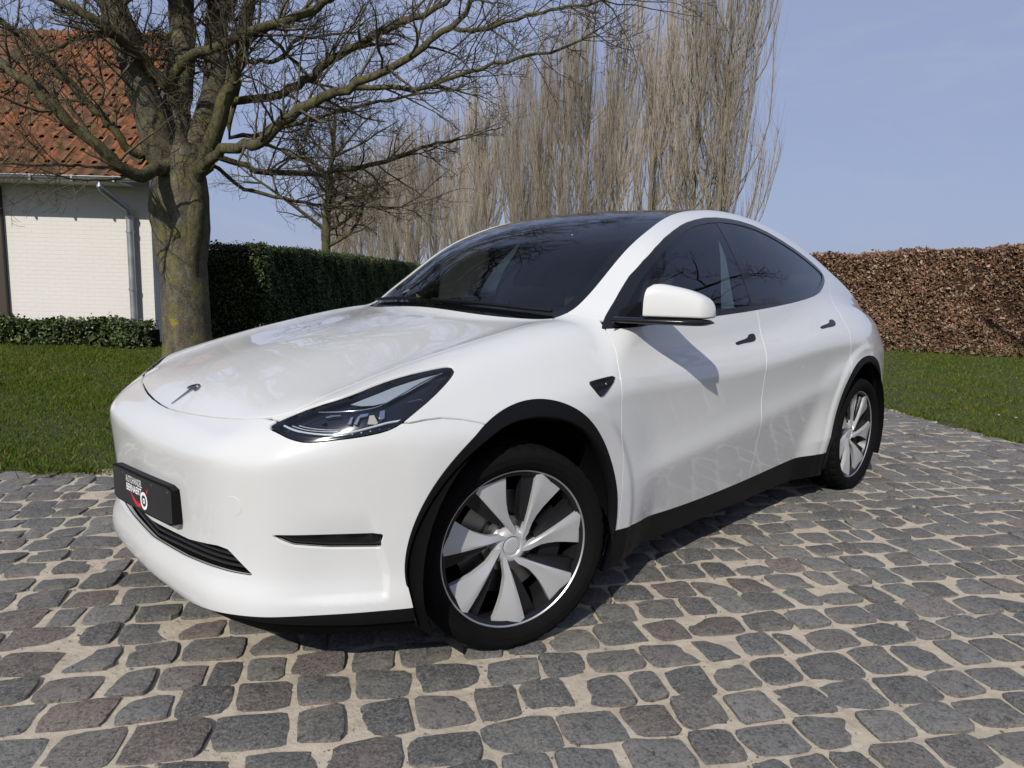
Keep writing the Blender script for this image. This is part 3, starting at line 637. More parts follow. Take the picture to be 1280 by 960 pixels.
LIMBS = [
  [(-0.119, 2.444, -0.024, 0.1925), (-0.197, 2.697, -0.083, 0.1912), (-0.285, 3.251, -0.166, 0.1844), (-0.423, 3.79, -0.25, 0.1679), (-0.581, 4.304, -0.32, 0.147), (-0.736, 4.813, -0.32, 0.1176)],
  [(-0.009, 2.456, 0.036, 0.1734), (-0.08, 3.097, 0.156, 0.1653), (-0.101, 3.668, 0.312, 0.1577), (-0.117, 4.607, 0.468, 0.1496), (-0.063, 5.357, 0.48, 0.1177)],
  [(0.121, 2.511, 0.06, 0.1534), (0.214, 3.128, 0.26, 0.1463), (0.219, 3.578, 0.52, 0.1504), (0.209, 4.731, 0.78, 0.1435), (0.267, 5.509, 0.8, 0.1106)],
  [(0.188, 2.356, -0.036, 0.1315), (0.291, 2.491, -0.104, 0.1205), (0.501, 2.805, -0.208, 0.1042), (0.7, 3.242, -0.312, 0.0981), (0.93, 3.689, -0.416, 0.0872), (1.08, 4.289, -0.48, 0.0817), (1.182, 4.795, -0.48, 0.0673)],
  [(-0.024, 3.403, -0.06, 0.0706), (0.043, 3.546, -0.149, 0.0679), (0.298, 3.707, -0.297, 0.0638), (0.67, 3.794, -0.446, 0.0628), (1.112, 3.904, -0.594, 0.0617), (1.591, 4.0, -0.743, 0.0559), (1.96, 4.146, -0.8, 0.0509), (2.308, 4.366, -0.8, 0.0416)],
  [(0.208, 2.321, -0.084, 0.0805), (0.294, 2.462, -0.112, 0.0752), (0.492, 2.608, -0.224, 0.0693), (0.693, 2.677, -0.336, 0.0685), (1.028, 2.711, -0.448, 0.0676), (1.189, 2.73, -0.56, 0.0667), (1.514, 2.961, -0.672, 0.0611), (1.891, 3.16, -0.784, 0.0584), (2.247, 3.259, -0.896, 0.0503), (2.652, 3.405, -1.008, 0.0451), (3.043, 3.584, -1.12, 0.0409), (3.435, 3.872, -1.12, 0.0356), (3.631, 4.097, -1.12, 0.0293), (3.792, 4.358, -1.12, 0.0231)],
  [(0.521, 3.264, -0.012, 0.0558), (0.622, 3.292, -0.021, 0.0557), (0.776, 3.291, -0.042, 0.0556), (1.181, 3.361, -0.062, 0.0585), (1.546, 3.522, -0.083, 0.0584), (1.947, 3.808, -0.104, 0.0552), (2.248, 3.954, -0.125, 0.0521), (2.488, 4.087, -0.146, 0.05), (2.838, 4.233, -0.16, 0.0439), (3.165, 4.383, -0.16, 0.0359), (3.425, 4.539, -0.16, 0.0299)],
  [(1.814, 3.355, -0.12, 0.0381), (1.992, 3.388, -0.297, 0.0354), (2.574, 3.362, -0.594, 0.0313), (3.066, 3.282, -0.891, 0.0293), (3.574, 3.379, -1.189, 0.0256), (4.1, 3.456, -1.486, 0.0212), (4.54, 3.531, -1.6, 0.0167), (4.865, 3.681, -1.6, 0.0117)],
  [(3.309, 4.168, -0.156, 0.0319), (3.456, 4.047, -0.451, 0.0299), (3.622, 3.886, -0.901, 0.0274), (3.96, 3.808, -1.352, 0.0242), (4.327, 3.773, -1.803, 0.0195), (4.503, 3.714, -2.08, 0.0156), (4.88, 3.8, -2.08, 0.0117)],
  [(0.34, 2.711, 0.072, 0.0461), (0.433, 2.66, 0.156, 0.0434), (0.622, 2.633, 0.312, 0.042), (0.819, 2.553, 0.468, 0.0406), (1.228, 2.557, 0.624, 0.0391), (1.716, 2.624, 0.78, 0.0375), (2.286, 2.778, 0.936, 0.0336), (2.759, 2.963, 0.96, 0.027), (3.159, 3.068, 0.96, 0.0202)],
  [(0.346, 2.564, 0.048, 0.0306), (0.455, 2.504, 0.139, 0.0289), (0.627, 2.322, 0.277, 0.0272), (0.956, 2.268, 0.416, 0.0255), (1.432, 2.165, 0.555, 0.0216), (1.811, 2.174, 0.64, 0.0185), (2.608, 2.164, 0.64, 0.012)],
  [(0.022, 2.53, -0.108, 0.1004), (-0.078, 2.487, -0.187, 0.0945), (-0.122, 2.411, -0.374, 0.0876), (-0.123, 2.356, -0.562, 0.081), (-0.165, 2.301, -0.749, 0.0745), (-0.256, 2.383, -0.936, 0.0683), (-0.383, 2.557, -1.123, 0.064), (-0.602, 2.79, -1.31, 0.059), (-0.806, 3.053, -1.44, 0.0538), (-1.122, 3.284, -1.44, 0.0495), (-1.505, 3.565, -1.44, 0.0427)],
  [(-0.166, 2.695, -0.048, 0.0606), (-0.252, 2.666, -0.092, 0.0603), (-0.391, 2.609, -0.185, 0.0577), (-0.519, 2.709, -0.277, 0.0541), (-0.636, 2.915, -0.37, 0.0516), (-0.883, 3.19, -0.462, 0.0482), (-1.178, 3.54, -0.555, 0.0448), (-1.386, 3.747, -0.64, 0.0415), (-1.648, 3.95, -0.64, 0.0377), (-2.021, 4.273, -0.64, 0.0321)],
  [(-0.058, 3.372, -0.072, 0.0756), (-0.047, 3.419, -0.208, 0.0695), (-0.219, 3.684, -0.416, 0.063), (-0.355, 3.804, -0.624, 0.0586), (-0.479, 3.89, -0.832, 0.0553), (-0.795, 4.063, -0.96, 0.049), (-1.14, 4.253, -0.96, 0.0408)],
  [(-0.707, 2.499, -0.06, 0.0202), (-0.81, 2.454, -0.208, 0.0189), (-1.04, 2.425, -0.416, 0.0174), (-1.345, 2.402, -0.624, 0.0151), (-1.652, 2.375, -0.8, 0.013), (-2.009, 2.391, -0.8, 0.0111)],
  [(-0.73, 4.025, -0.048, 0.0303), (-0.729, 3.946, -0.208, 0.0288), (-0.871, 3.858, -0.416, 0.0262), (-0.98, 3.686, -0.624, 0.0227), (-1.198, 3.616, -0.64, 0.0151)],
  [(0.76, 3.79, 0.036, 0.0326), (0.949, 3.806, 0.104, 0.0308), (1.06, 3.83, 0.208, 0.0291), (1.216, 3.931, 0.312, 0.0273), (1.327, 4.155, 0.416, 0.0234), (1.612, 4.231, 0.48, 0.0193), (2.017, 4.27, 0.48, 0.0128)],
  [(1.062, 4.114, 0.024, 0.0265), (1.139, 4.051, 0.104, 0.0257), (1.385, 3.811, 0.208, 0.0229), (1.651, 3.581, 0.312, 0.0189), (1.898, 3.427, 0.32, 0.0137)],
  [(0.762, 3.554, 0.012, 0.0356), (0.593, 2.946, 0.026, 0.0346), (0.73, 2.927, 0.052, 0.0327), (0.967, 2.938, 0.078, 0.0307), (1.405, 3.079, 0.104, 0.0277), (1.894, 3.24, 0.13, 0.0247), (2.383, 3.372, 0.156, 0.0207), (2.876, 3.481, 0.16, 0.0165), (3.368, 3.55, 0.16, 0.0103)],
]
tw = Tubes(); 
for q, rows_ in enumerate(LIMBS):
    if q < 4:                                              # the stems run down into the fluted trunk
        x_, z_, y_, w_ = rows_[0]; rows_ = [(x_*.3+[-.06,.0,.06,.05][q], .95, [-.06,.05,.05,-.08][q], [.11,.11,.11,.09][q]), (x_*.5+[-.08,.0,.08,.09][q], 1.55, y_*.5+[-.10,.06,.06,-.12][q], [.155,.15,.145,.115][q]), (x_*.8+[-.05,.0,.05,.06][q], 2.1, y_*.8+[-.08,.04,.04,-.10][q], [.18,.17,.165,.135][q])]+rows_
    A = np.array(rows_); m = max(12, 3*len(A)); P_ = smooth_path(np.stack([tl(x,z,y) for x,z,y,_ in rows_]), m)
    rad = np.interp(np.linspace(0,1,m), np.linspace(0,1,len(A)), A[:,3])*(.97 if q < 3 else .86); sm = Tubes()
    P_[2:-1] += r_t.normal(0, .012, (m-3,3)); V, Q = ribbed(P_, rad, 14 if rad[0] > .05 else 8, q, .07)
    mb = MB().add(V, Q); o = mb.build('limb', m_bark if q < 3 else m_limb, tree, True)
    # side branches
    Ln = np.linalg.norm(np.diff(P_, axis=0), axis=1).sum(); nb = int(6+Ln*5.2)
    for b in range(nb):
        t = r_t.uniform(.22 if q > 3 else .6, 1.0); i = min(int(t*(m-1)), m-2); dd = P_[i+1]-P_[i]; dd /= np.linalg.norm(dd); side = np.cross(dd, rand_dir(r_t)); side /= np.linalg.norm(side)
        d0 = dd*r_t.uniform(.3,.9)+side*r_t.uniform(.5,1)+np.array([0,0,.12]); L0 = r_t.uniform(.45,1.25)*(1.15-.45*t)
        grow(tw, r_t, P_[i], d0, L0, min(rad[i]*.42, .018), 1, .10, .32, tw, (0,6,5), (0,.55,.5))
    tip = P_[-1]; dd = P_[-1]-P_[-3]
    for b in range(3): grow(tw, r_t, tip, dd/np.linalg.norm(dd)+r_t.normal(0,.35,3), r_t.uniform(.6,1.1), rad[-1]*.8, 1, .12, .3, tw, (0,6,5), (0,.55,.5))
# crown above the picture (seen mirrored in the windscreen and bonnet)
for b in range(70):
    a = r_t.uniform(0, 2*math.pi); p0 = tl(r_t.normal(0,.5), r_t.uniform(4.6,6.2), r_t.normal(.1,.5)); d0 = tl(math.cos(a), r_t.uniform(.35,1.3), math.sin(a))
    grow(tw, r_t, p0, d0, r_t.uniform(2.2,3.6), .075, 0, .15, .22, tw, (8,6,4), (.5,.5,.5))
# epicormic shoots at the fork
for b in range(70):
    p0 = tl(r_t.uniform(-.05,.45), r_t.uniform(2.5,3.9), r_t.uniform(-.45,-.2)); grow(tw, r_t, p0, tl(r_t.normal(0,.5), r_t.normal(-.3,.6), -.5), r_t.uniform(.15,.5), .004, 2, -.1, .5, tw, (0,0,2), (0,0,.5))
obj('twigs', tw.mesh('twigs', m_twig), tree, kind='stuff')

# ---- smaller bare tree behind the hedge, and others like it around the yard
def round_tree(seed, h_trunk, crown, rad):
    r = np.random.default_rng(seed); tr = Tubes(); P_ = smooth_path([(0,0,-.1),(r.normal(0,.05),r.normal(0,.05),h_trunk*.5),(0,0,h_trunk),(r.normal(0,.2),r.normal(0,.2),h_trunk+crown*.9)], 12); tr.add(P_, np.linspace(rad, rad*.3, 12), 9); fine = Tubes()
    for b in range(17):
        t = r.uniform(.42, .98); i = min(int(t*11), 10); a = b*2.4+r.normal(0,.3); grow(tr, r, P_[i], np.array([math.cos(a), math.sin(a), r.uniform(.25,.9)]), crown*r.uniform(.75,1.15)*(1.25-.55*t), rad*.42*(1.2-.7*t), 0, .10, .26, fine, (9,7,6), (.5,.48,.5))
    return tr.mesh('trunk', m_limb), fine.mesh('crown', m_twig)
TB = [round_tree(11, 3.0, 2.7, .17), round_tree(12, 2.6, 3.4, .2)]
def put_tree(k_, loc, rz, sc, label, group=None):
    o = empty('small_bare_tree', loc, rz); o.scale = (sc,)*3; tag(o, label, 'tree', group); obj('trunk', TB[k_][0], o); obj('crown', TB[k_][1], o); return o
put_tree(0, view(-6.0, 23.0), .4, 1.12, 'small leafless tree behind the evergreen hedge, right of the big tree')
put_tree(1, (8.6, -6.4, 0), 1.3, 1.5, 'leafless garden tree mirrored in the side windows of the car')

# ---- row of bare Lombardy poplars
def poplar(seed, H=20.0, nlimb=46, ntw=2400, w=2.2):
    r = np.random.default_rng(seed); tr = Tubes(); fine = Tubes(); P_ = smooth_path([(0,0,-.2),(r.normal(0,.08),r.normal(0,.08),H*.3),(r.normal(0,.15),r.normal(0,.15),H*.65),(r.normal(0,.1),r.normal(0,.1),H)], 16); tr.add(P_, np.linspace(.22,.015,16)*r.uniform(.85,1.1), 7); limbs = [(P_, .26)]
    for b in range(nlimb):
        t = r.uniform(.02,.72)**1.15; z0 = t*H; c = np.array([np.interp(z0, P_[:,2], P_[:,0]), np.interp(z0, P_[:,2], P_[:,1]), z0]); a = r.uniform(0, 2*math.pi); L = H*r.uniform(.28,.55)*(1-.55*t); R0 = w*r.uniform(.45,1.0)*(1-.35*t); o = np.array([math.cos(a), math.sin(a), 0])
        q = smooth_path([c, c+o*R0*.45+[0,0,L*.16], c+o*R0*.8+[0,0,L*.45], c+o*R0*r.uniform(.8,1.05)+[r.normal(0,.15),r.normal(0,.15),L]], 9); rad = r.uniform(.03,.07)*(1-.5*t); tr.add(q, np.linspace(rad,.012,9), 5); limbs.append((q, rad))
    wts = np.array([1.6 if i == 0 else np.linalg.norm(l[0][-1]-l[0][0]) for i, l in enumerate(limbs)]); wts /= wts.sum(); pick = r.choice(len(limbs), ntw, p=wts)
    for b in pick:
        q, rad = limbs[b]; m = len(q); t = r.uniform(.10,.99); i = min(int(t*(m-1)), m-2); p0 = q[i]+(q[i+1]-q[i])*(t*(m-1)-i); a = r.uniform(0, 2*math.pi); o = np.array([math.cos(a), math.sin(a), 0]); L = r.uniform(.7,2.8); s_ = r.uniform(.06,.32)
        pp = np.array([p0, p0+o*s_*L*.55+[0,0,L*.35], p0+o*s_*L*.85+[0,0,L*.68], p0+o*s_*L+[0,0,L]]); fine.add(pp, np.linspace(r.uniform(.0055,.0105),.003,4), 3)
    return tr.mesh('trunk', m_pop), fine.mesh('crown', m_poptwig)
PB = [poplar(31, 22, 66, 3700, 2.9), poplar(32, 22, 78, 4200, 3.3), poplar(33, 22, 62, 3500, 2.7), poplar(34, 22, 70, 3900, 3.0)]
ORD = ['first','second','third','fourth','fifth','sixth','seventh','eighth','ninth','tenth','eleventh','twelfth','thirteenth','fourteenth','fifteenth','sixteenth','seventeenth','eighteenth','nineteenth','twentieth','twenty-first']
r_p = np.random.default_rng(9); A0, A1 = np.array([12.4, 44.0]), np.array([-27.0, 106.0])
for i in range(21):
    t = i/20; q = A0+(A1-A0)*t**1.08; loc = view(q[0]+r_p.normal(0,.3), q[1]+r_p.normal(0,.5)); o = empty('poplar_tree', loc, r_p.uniform(0,6.28)); sz = r_p.uniform(.93,1.07)*(1.04 if i == 0 else 1.02-.20*t); o.scale = (sz*1.05, sz*1.05, sz)
    tag(o, 'nearest and tallest bare poplar, at the right end of the row behind the car' if i == 0 else f'{ORD[i]} bare poplar from the right in the row behind the car', 'tree', 'row of bare poplars'); vr = PB[(i*3+1) % 4]; obj('trunk', vr[0], o); obj('crown', vr[1], o)
# brush between the poplar stems
import mathutils.geometry
# ------------------------------------------------------------------ panels cut from that solid
def polysdf(poly):
    A = np.asarray(poly, float); B = np.roll(A, -1, 0)
    def f(p):
        d2 = np.full(len(p), 1e9); ins = np.zeros(len(p), bool)
        for a, b in zip(A, B):
            e = b-a; w = p-a; t = np.clip((w@e)/(e@e+1e-12), 0, 1); q = w-t[:,None]*e; d2 = np.minimum(d2, (q*q).sum(1))
            c = (a[1] <= p[:,1]) != (b[1] <= p[:,1])
            with np.errstate(divide='ignore', invalid='ignore'): xi = a[0]+(p[:,1]-a[1])*e[0]/(e[1] if abs(e[1]) > 1e-12 else 1e-12)
            ins ^= c & (p[:,0] < xi)
        d = np.sqrt(d2); return np.where(ins, -d, d)
    return f
def chaikin(P_, n=2, closed=True):
    P_ = np.asarray(P_, float)
    for _ in range(n):
        if closed: Q = np.roll(P_, -1, 0); P_ = np.stack([.75*P_+.25*Q, .25*P_+.75*Q], 1).reshape(-1,2)
        else:
            Q = P_[1:]; q = np.stack([.75*P_[:-1]+.25*Q, .25*P_[:-1]+.75*Q], 1).reshape(-1,2); P_ = np.concatenate([P_[:1], q, P_[-1:]])
    return P_
def clip(X, T, fn):
    """keep the part of the triangle mesh where fn(X) <= 0, cut exactly along fn = 0"""
    if len(T) == 0: return X, T
    s = fn(X); s = np.where(np.abs(s) < 1e-6, -1e-6, s); i = s <= 0; c = i[T].sum(1)
    full = T[c == 3]; out = [full]; newX = [X]; base = len(X); keys = {}
    def cut(a, b):
        a_, b_ = np.minimum(a,b), np.maximum(a,b); key = a_.astype(np.int64)*len(X)+b_
        u, inv = np.unique(key, return_inverse=True); return u, inv
    part = T[(c == 1) | (c == 2)]
    if len(part):
        pc = i[part].sum(1); lone = np.where((pc == 1)[:,None], i[part], ~i[part]).argmax(1)
        r = np.arange(len(part)); a = part[r, lone]; b = part[r, (lone+1) % 3]; d = part[r, (lone+2) % 3]
        ea = np.concatenate([a, a]); eb = np.concatenate([b, d]); u, inv = cut(ea, eb); inv = inv.ravel()
        ka, kb = u//len(X), u % len(X); t = s[ka]/(s[ka]-s[kb]); newX.append(X[ka]+(X[kb]-X[ka])*t[:,None])
        ab = base+inv[:len(part)]; ad = base+inv[len(part):]; o = pc == 1
        out += [np.stack([a, ab, ad], 1)[o], np.stack([ab, b, d], 1)[~o], np.stack([ab, d, ad], 1)[~o]]
    X2 = np.concatenate(newX); T2 = np.concatenate(out); used, inv = np.unique(T2, return_inverse=True)
    return X2[used], inv.reshape(-1,3)
SX, ST = surface(.0125); SX = project(SX, 2)
SX, ST = clip(SX, ST, lambda X: -X[:,1]); SX[np.abs(SX[:,1]) < 2e-4, 1] = 0
def sub(m):
    T = ST[m[ST].all(1)]; u, inv = np.unique(T, return_inverse=True); return SX[u], inv.reshape(-1,3)
FRONT = sub(SX[:,0] < .1); NOSE = sub((SX[:,0] < -.1) & (SX[:,2] > .70)); SIDE = sub((SX[:,1] > .45) & (SX[:,0] > .25)); TOP = sub((SX[:,2] > .9) & (SX[:,1] < .9))
FEN = sub(SX[:,0] < .7); LOWS = sub(SX[:,2] < .95)
XZ, XYp = (lambda X: X[:,[0,2]]), (lambda X: X[:,[0,1]])
UZ = lambda X: np.stack([(X[:,0]+X[:,1])*.70710678, X[:,2]], 1)
NZ = lambda X: bgrad(X)

# outlines, metres (x back, z up / y out)
LAMP = polysdf(chaikin([(-.096,.782),(-.071,.799),(.032,.843),(.127,.873),(.196,.9),(.266,.921),(.341,.936),(.386,.943),(.408,.941),(.413,.928),(.399,.905),(.357,.862),(.306,.822),(.280,.801),(.245,.785),(.179,.772),(.085,.760),(.033,.754),(-.01,.76),(-.06,.775)], 1))
DLO = polysdf(chaikin([(.500,1.043),(.515,1.056),(.62,1.145),(.799,1.283),(1.0,1.397),(1.196,1.473),(1.342,1.514),(1.56,1.551),(1.82,1.560),(2.071,1.538),(2.386,1.461),(2.66,1.373),(2.775,1.320),(2.77,1.275),(2.67,1.230),(2.52,1.187),(2.19,1.151),(1.615,1.107),(1.188,1.083),(.8,1.062),(.52,1.046)], 1))
HOOD = polysdf(np.array([(.70,0),(.65,.3),(.58,.5),(.43,.632),(.379,.640),(.142,.646),(-.11,.642),(-.355,.631),(-.46,.627),(-.54,.617),(-.60,.603),(-.645,.582),(-.680,.553),(-.706,.51),(-.727,.45),(-.745,.37),(-.762,.28),(-.776,.18),(-.785,.08),(-.788,.0),(-.788,-.2),(.7,-.2)]))
GLS_E = s1([(.30,.60),(.42,.633),(.51,.655),(.669,.651),(.854,.632),(1.054,.606),(1.2,.577),(1.4,.545),(1.8,.525),(2.2,.525),(2.6,.51),(3.0,.49),(3.6,.44)])
COWL = s1([(0,.275),(.2,.28),(.4,.315),(.55,.368),(.64,.42),(.75,.55)])
BUMP = polysdf([(-1.2,0),(-1.2,1.2),(-.712,1.2),(-.705,.80),(-.6,.80),(-.5,.81),(-.418,.805),(-.372,.810),(-.319,.811),(-.256,.802),(-.203,.789),(-.15,.768),(.02,.68),(.02,0)])
XF = s1([(.2,.46),(.317,.456),(.465,.463),(.634,.457),(.772,.452),(.88,.462),(.93,.478),(.978,.496),(1.008,.502),(1.06,.520),(1.2,.60)])
XB = s1([(.2,1.615),(.313,1.603),(.505,1.574),(.631,1.558),(.75,1.566),(.85,1.575),(.96,1.610),(1.04,1.625),(1.107,1.622),(1.6,1.622)])
XR = s1([(.3,2.45),(.6,2.50),(.825,2.61),(.928,2.60),(1.006,2.625),(1.097,2.67),(1.15,2.72),(1.3,2.9)])
FCL = s1([(-60,.43),(-25,.43),(-5,.438),(30,.452),(60,.476),(82,.486),(100,.476),(120,.464),(140,.455),(160,.445),(180,.438),(200,.438),(215,.45),(240,.46)])
RCL = s1([(-60,.45),(-15,.45),(30,.455),(60,.466),(90,.477),(120,.490),(150,.492),(180,.488),(195,.488),(240,.49)])
def arch(xw, fn, scale=1.0, add=0.0):
    def f(X):
        dx, dz = X[:,0]-xw, X[:,2]-.352; a = np.degrees(np.arctan2(dz, dx)); a = np.where(a < -100, a+360, a)
        return fn(a)*scale+add-np.hypot(dx, dz)              # <=0 outside the arch
    return f
A_F, A_R = arch(0, FCL), arch(2.89, RCL)
SILLZ = s1([(0,.31),(.45,.312),(.75,.290),(1.07,.280),(1.63,.287),(2.0,.300),(2.3,.306),(3.4,.31)])
SILL = lambda X: SILLZ(X[:,0])-X[:,2]                     # <=0 above the sill
G_ = .0031
inside = lambda f, pr, g=G_: (lambda X: f(pr(X))+g)
outside = lambda f, pr, g=G_: (lambda X: -f(pr(X))+g)
lamp_out = lambda X: np.where((X[:,0] < .05), -LAMP(UZ(X))+G_, -1.)
lamp_in = lambda X: np.where((X[:,0] < .05), LAMP(UZ(X))+G_, 1.)
hood_in = lambda X: np.where(X[:,2] > .70, HOOD(XYp(X)), .5)+G_
hood_out = lambda X: np.where(X[:,2] > .70, -HOOD(XYp(X)), -.5)+G_+.0018*(X[:,0] < -.69)
dlo_out = lambda X: np.where(X[:,1] > .45, -DLO(XZ(X)), -.5)+.001
def glassf(X):   # <=0 inside the windscreen / roof / rear glass outline
    return np.maximum(np.maximum(X[:,1]-GLS_E(X[:,0]), (COWL(X[:,1])-X[:,0])*.8), np.where(X[:,2] > .93, -1., 1.))
gl_out = lambda X: -glassf(X)+.0015
APIL = polysdf([(.36,1.2),(.40,1.096),(.47,1.098),(.496,1.094),(.505,1.084),(.54,1.074),(.9,1.0),(4.4,.9),(4.4,2),(.36,2)])
apil_out = lambda X: -APIL(XZ(X))+.0015
LOWZ = s1([(0,.205),(.3,.218),(.5,.240),(.65,.254),(.8,.260),(.96,.260)])
low = lambda X: LOWZ(X[:,1])-X[:,2]

def cutp(*fns, src=None):
    X, T = src if src is not None else (SX, ST)
    for f in fns: X, T = clip(X, T, f)
    return project(X, 1) if len(X) else X, T
def boundary(T):
    e = np.concatenate([T[:,[0,1]], T[:,[1,2]], T[:,[2,0]]]); key = np.sort(e, 1); k = key[:,0].astype(np.int64)*(T.max()+1)+key[:,1]
    u, first, cnt = np.unique(k, return_index=True, return_counts=True); return e[first[cnt == 1]]
def normals(X):
    g = bgrad(X); return g/(np.linalg.norm(g, axis=1)[:,None]+1e-9)
def panel(name, X, T, mt, parent, both=True, off=0.0, rim=.012, side=-1, bev=.0011, **kw):
    """surface piece with a rolled edge; both: joined with its mirror image across the centre line"""
    N = normals(X); X = X+N*off
    if both:
        m = X[:,1] < 1e-6; n = len(X); idx = np.arange(n)+n; idx[m] = np.arange(n)[m]
        X2 = np.concatenate([X, X*[1,-1,1]]); T = np.concatenate([T, idx[T][:,::-1]]); N = np.concatenate([N, N*[1,-1,1]]); X = X2
        N[:n][m, 1] = 0
        used, inv = np.unique(T, return_inverse=True); X, N, T = X[used], N[used], inv.reshape(-1,3)
    elif side < 0: X, N, T = X*[1,-1,1], N*[1,-1,1], T[:,::-1]
    if rim > 0:
        be = boundary(T)
        ev = X[be[:,1]]-X[be[:,0]]; tv = np.cross(ev, N[be[:,0]]+N[be[:,1]]); tv /= np.linalg.norm(tv, axis=1)[:,None]+1e-9
        acc = np.zeros_like(X); np.add.at(acc, be[:,0], tv); np.add.at(acc, be[:,1], tv)
        bv = np.unique(be); tt = acc[bv]; tt /= np.linalg.norm(tt, axis=1)[:,None]+1e-9
        m = np.zeros(len(X), int); m[bv] = np.arange(len(bv)); n0 = len(X); nb = len(bv)
        X = np.concatenate([X, X[bv]+tt*bev-N[bv]*bev, X[bv]+tt*bev*1.3-N[bv]*rim])
        N = np.concatenate([N, (N[bv]+tt)*.7071, tt])
        a, b = m[be[:,0]], m[be[:,1]]
        q = [np.stack([be[:,1], be[:,0], n0+a, n0+b], 1), np.stack([n0+b, n0+a, n0+nb+a, n0+nb+b], 1)]
        me = npmesh(name, X, [T]+q, mt, True, N)
    else: me = npmesh(name, X, T, mt, True, N)
    return obj(name, me, parent, **kw)

# ------------------------------------------------------------------ car materials
m_paint = mat('pearl_white_paint', (.575,.58,.57), .4, spec=.12, coat=1.0, coat_r=.018)
k = NT(m_paint); fl = k.noise(900, 2, .5, k.coord()); k.rough(k.math('MULTIPLY_ADD', fl, .12, .28))
k.normal(k.bump(k.noise(5, 2, .4, k.coord()), .012, .02))
m_black = mat('black_plastic', (.005,.005,.0055), .5, spec=.14); k = NT(m_black); k.normal(k.bump(k.noise(700, 2, .5, k.coord()), .10, .002))
m_bar = mat('grille_plastic', (.012,.012,.013), .4); m_gloss = mat('gloss_black', (.006,.006,.007), .10, spec=.5)
m_shell = mat('underbody_black', (.003,.003,.003), .8, spec=.08)
m_rubber = mat('tyre_rubber', (.006,.006,.006), .8, spec=.06); k = NT(m_rubber)
k.base(k.mix(k.math('MULTIPLY', k.noise(14, 4, .6, k.coord()), .5), (.0045,.0045,.0048), (.013,.012,.011))); k.normal(k.bump(k.noise(160, 3, .5, k.coord()), .12, .003))
m_silver = mat('wheel_silver', (.50,.505,.51), .34, metal=.35, coat=.4, coat_r=.08)
m_rimdark = mat('wheel_dark', (.010,.0105,.012), .36, metal=.1, spec=.35)
m_lip = mat('machined_lip', (.55,.55,.56), .42, metal=.9)
m_disc = mat('brake_steel', (.30,.29,.28), .38, metal=1.0)
m_chrome = mat('chrome', (.62,.63,.65), .10, metal=1.0)
m_seat = mat('seat_black', (.018,.018,.019), .55); m_trimw = mat('interior_grey', (.10,.10,.105), .7); m_screen = mat('dash_wood', (.10,.065,.04), .45)
def glass(name, tint, refl=1.5, rough=0.0, base=.0):
    m = bpy.data.materials.new(name); m.use_nodes = True; nt = m.node_tree; nt.nodes.remove(nt.nodes['Principled BSDF']); k = NT(m)
    tr = k.n('BsdfTransparent'); tr.inputs[0].default_value = (*tint, 1); gl = k.n('BsdfGlossy'); gl.inputs['Roughness'].default_value = rough
    gl.inputs[0].default_value = (.93,.96,1,1); fr = k.n('Fresnel'); fr.inputs[0].default_value = refl
    mx = k.n('MixShader'); f = k.math('ADD', fr.outputs[0], base, clamp=True); nt.links.new(f, mx.inputs[0]); nt.links.new(tr.outputs[0], mx.inputs[1]); nt.links.new(gl.outputs[0], mx.inputs[2])
    nt.links.new(mx.outputs[0], k.out.inputs[0]); return m
m_ws = glass('windscreen_glass', (.82,.88,.85), 1.52, base=.0); m_side = glass('tinted_side_glass', (.74,.82,.78), 1.52, base=.005); m_priv = glass('privacy_glass', (.16,.165,.17), 1.52, base=.01)
m_roof = mat('roof_glass', (.006,.007,.009), .02, spec=.7); m_lens = glass('lamp_lens', (.86,.89,.92), 1.45)
m_lampin = mat('lamp_housing', (.010,.012,.016), .22, spec=.5); m_drl = mat('light_guide', (.62,.66,.70), .18, spec=.6); m_uref = mat('upper_lamp_diffuser', (.36,.39,.43), .25, spec=.6); m_refl = mat('lamp_reflector', (.70,.74,.80), .14, metal=.9)

# ------------------------------------------------------------------ the car
car = empty('parked_car', (0,0,0))
tag(car, 'pearl white five-door electric crossover parked on the cobbles, front wheels turned', 'car')
both = dict(both=True)
def pair(name, X, T, mt, **k):
    return [panel(name, X, T, mt, car, both=False, side=s, **k) for s in (-1, 1)]
hood = panel('hood', *cutp(hood_in, gl_out, apil_out, src=FEN), m_paint, car, True)
INTAKE = polysdf([(-.1,.385),(0,.385),(.3,.402),(.47,.427),(.515,.425),(.60,.362),(.585,.357),(.46,.352),(.25,.338),(0,.330),(-.1,.330)])
FANG = polysdf([(-.08,.4905),(.244,.488),(.230,.438),(.092,.443),(-.008,.455),(-.045,.470)])
# dark shell just under the skin closes the shut lines
Xs, Ts = cutp(dlo_out, gl_out, A_F, A_R, src=(SX, ST)); 
Xs, Ts = clip(Xs, Ts, lambda X: np.where(X[:,0] < .06, -LAMP(UZ(X))-.004, -1.))
Xs, Ts = clip(Xs, Ts, lambda X: np.where(X[:,0] < -.6, -INTAKE(X[:,[1,2]])-.003, -1.)); Xs, Ts = clip(Xs, Ts, lambda X: np.where(X[:,0] < -.3, -FANG(UZ(X))-.003, -1.))
panel('body_shell', Xs, Ts, m_shell, car, True, off=-.0135, rim=0)
intake_out = lambda X: np.where(X[:,0] < -.6, -INTAKE(X[:,[1,2]])+.0005, -1.)
fang_out = lambda X: np.where(X[:,0] < -.3, -FANG(UZ(X))+.0005, -1.)
bumper = panel('front_bumper', *cutp(inside(BUMP, XZ), hood_out, lamp_out, A_F, low, intake_out, fang_out, src=FRONT), m_paint, car, True, rim=.03)
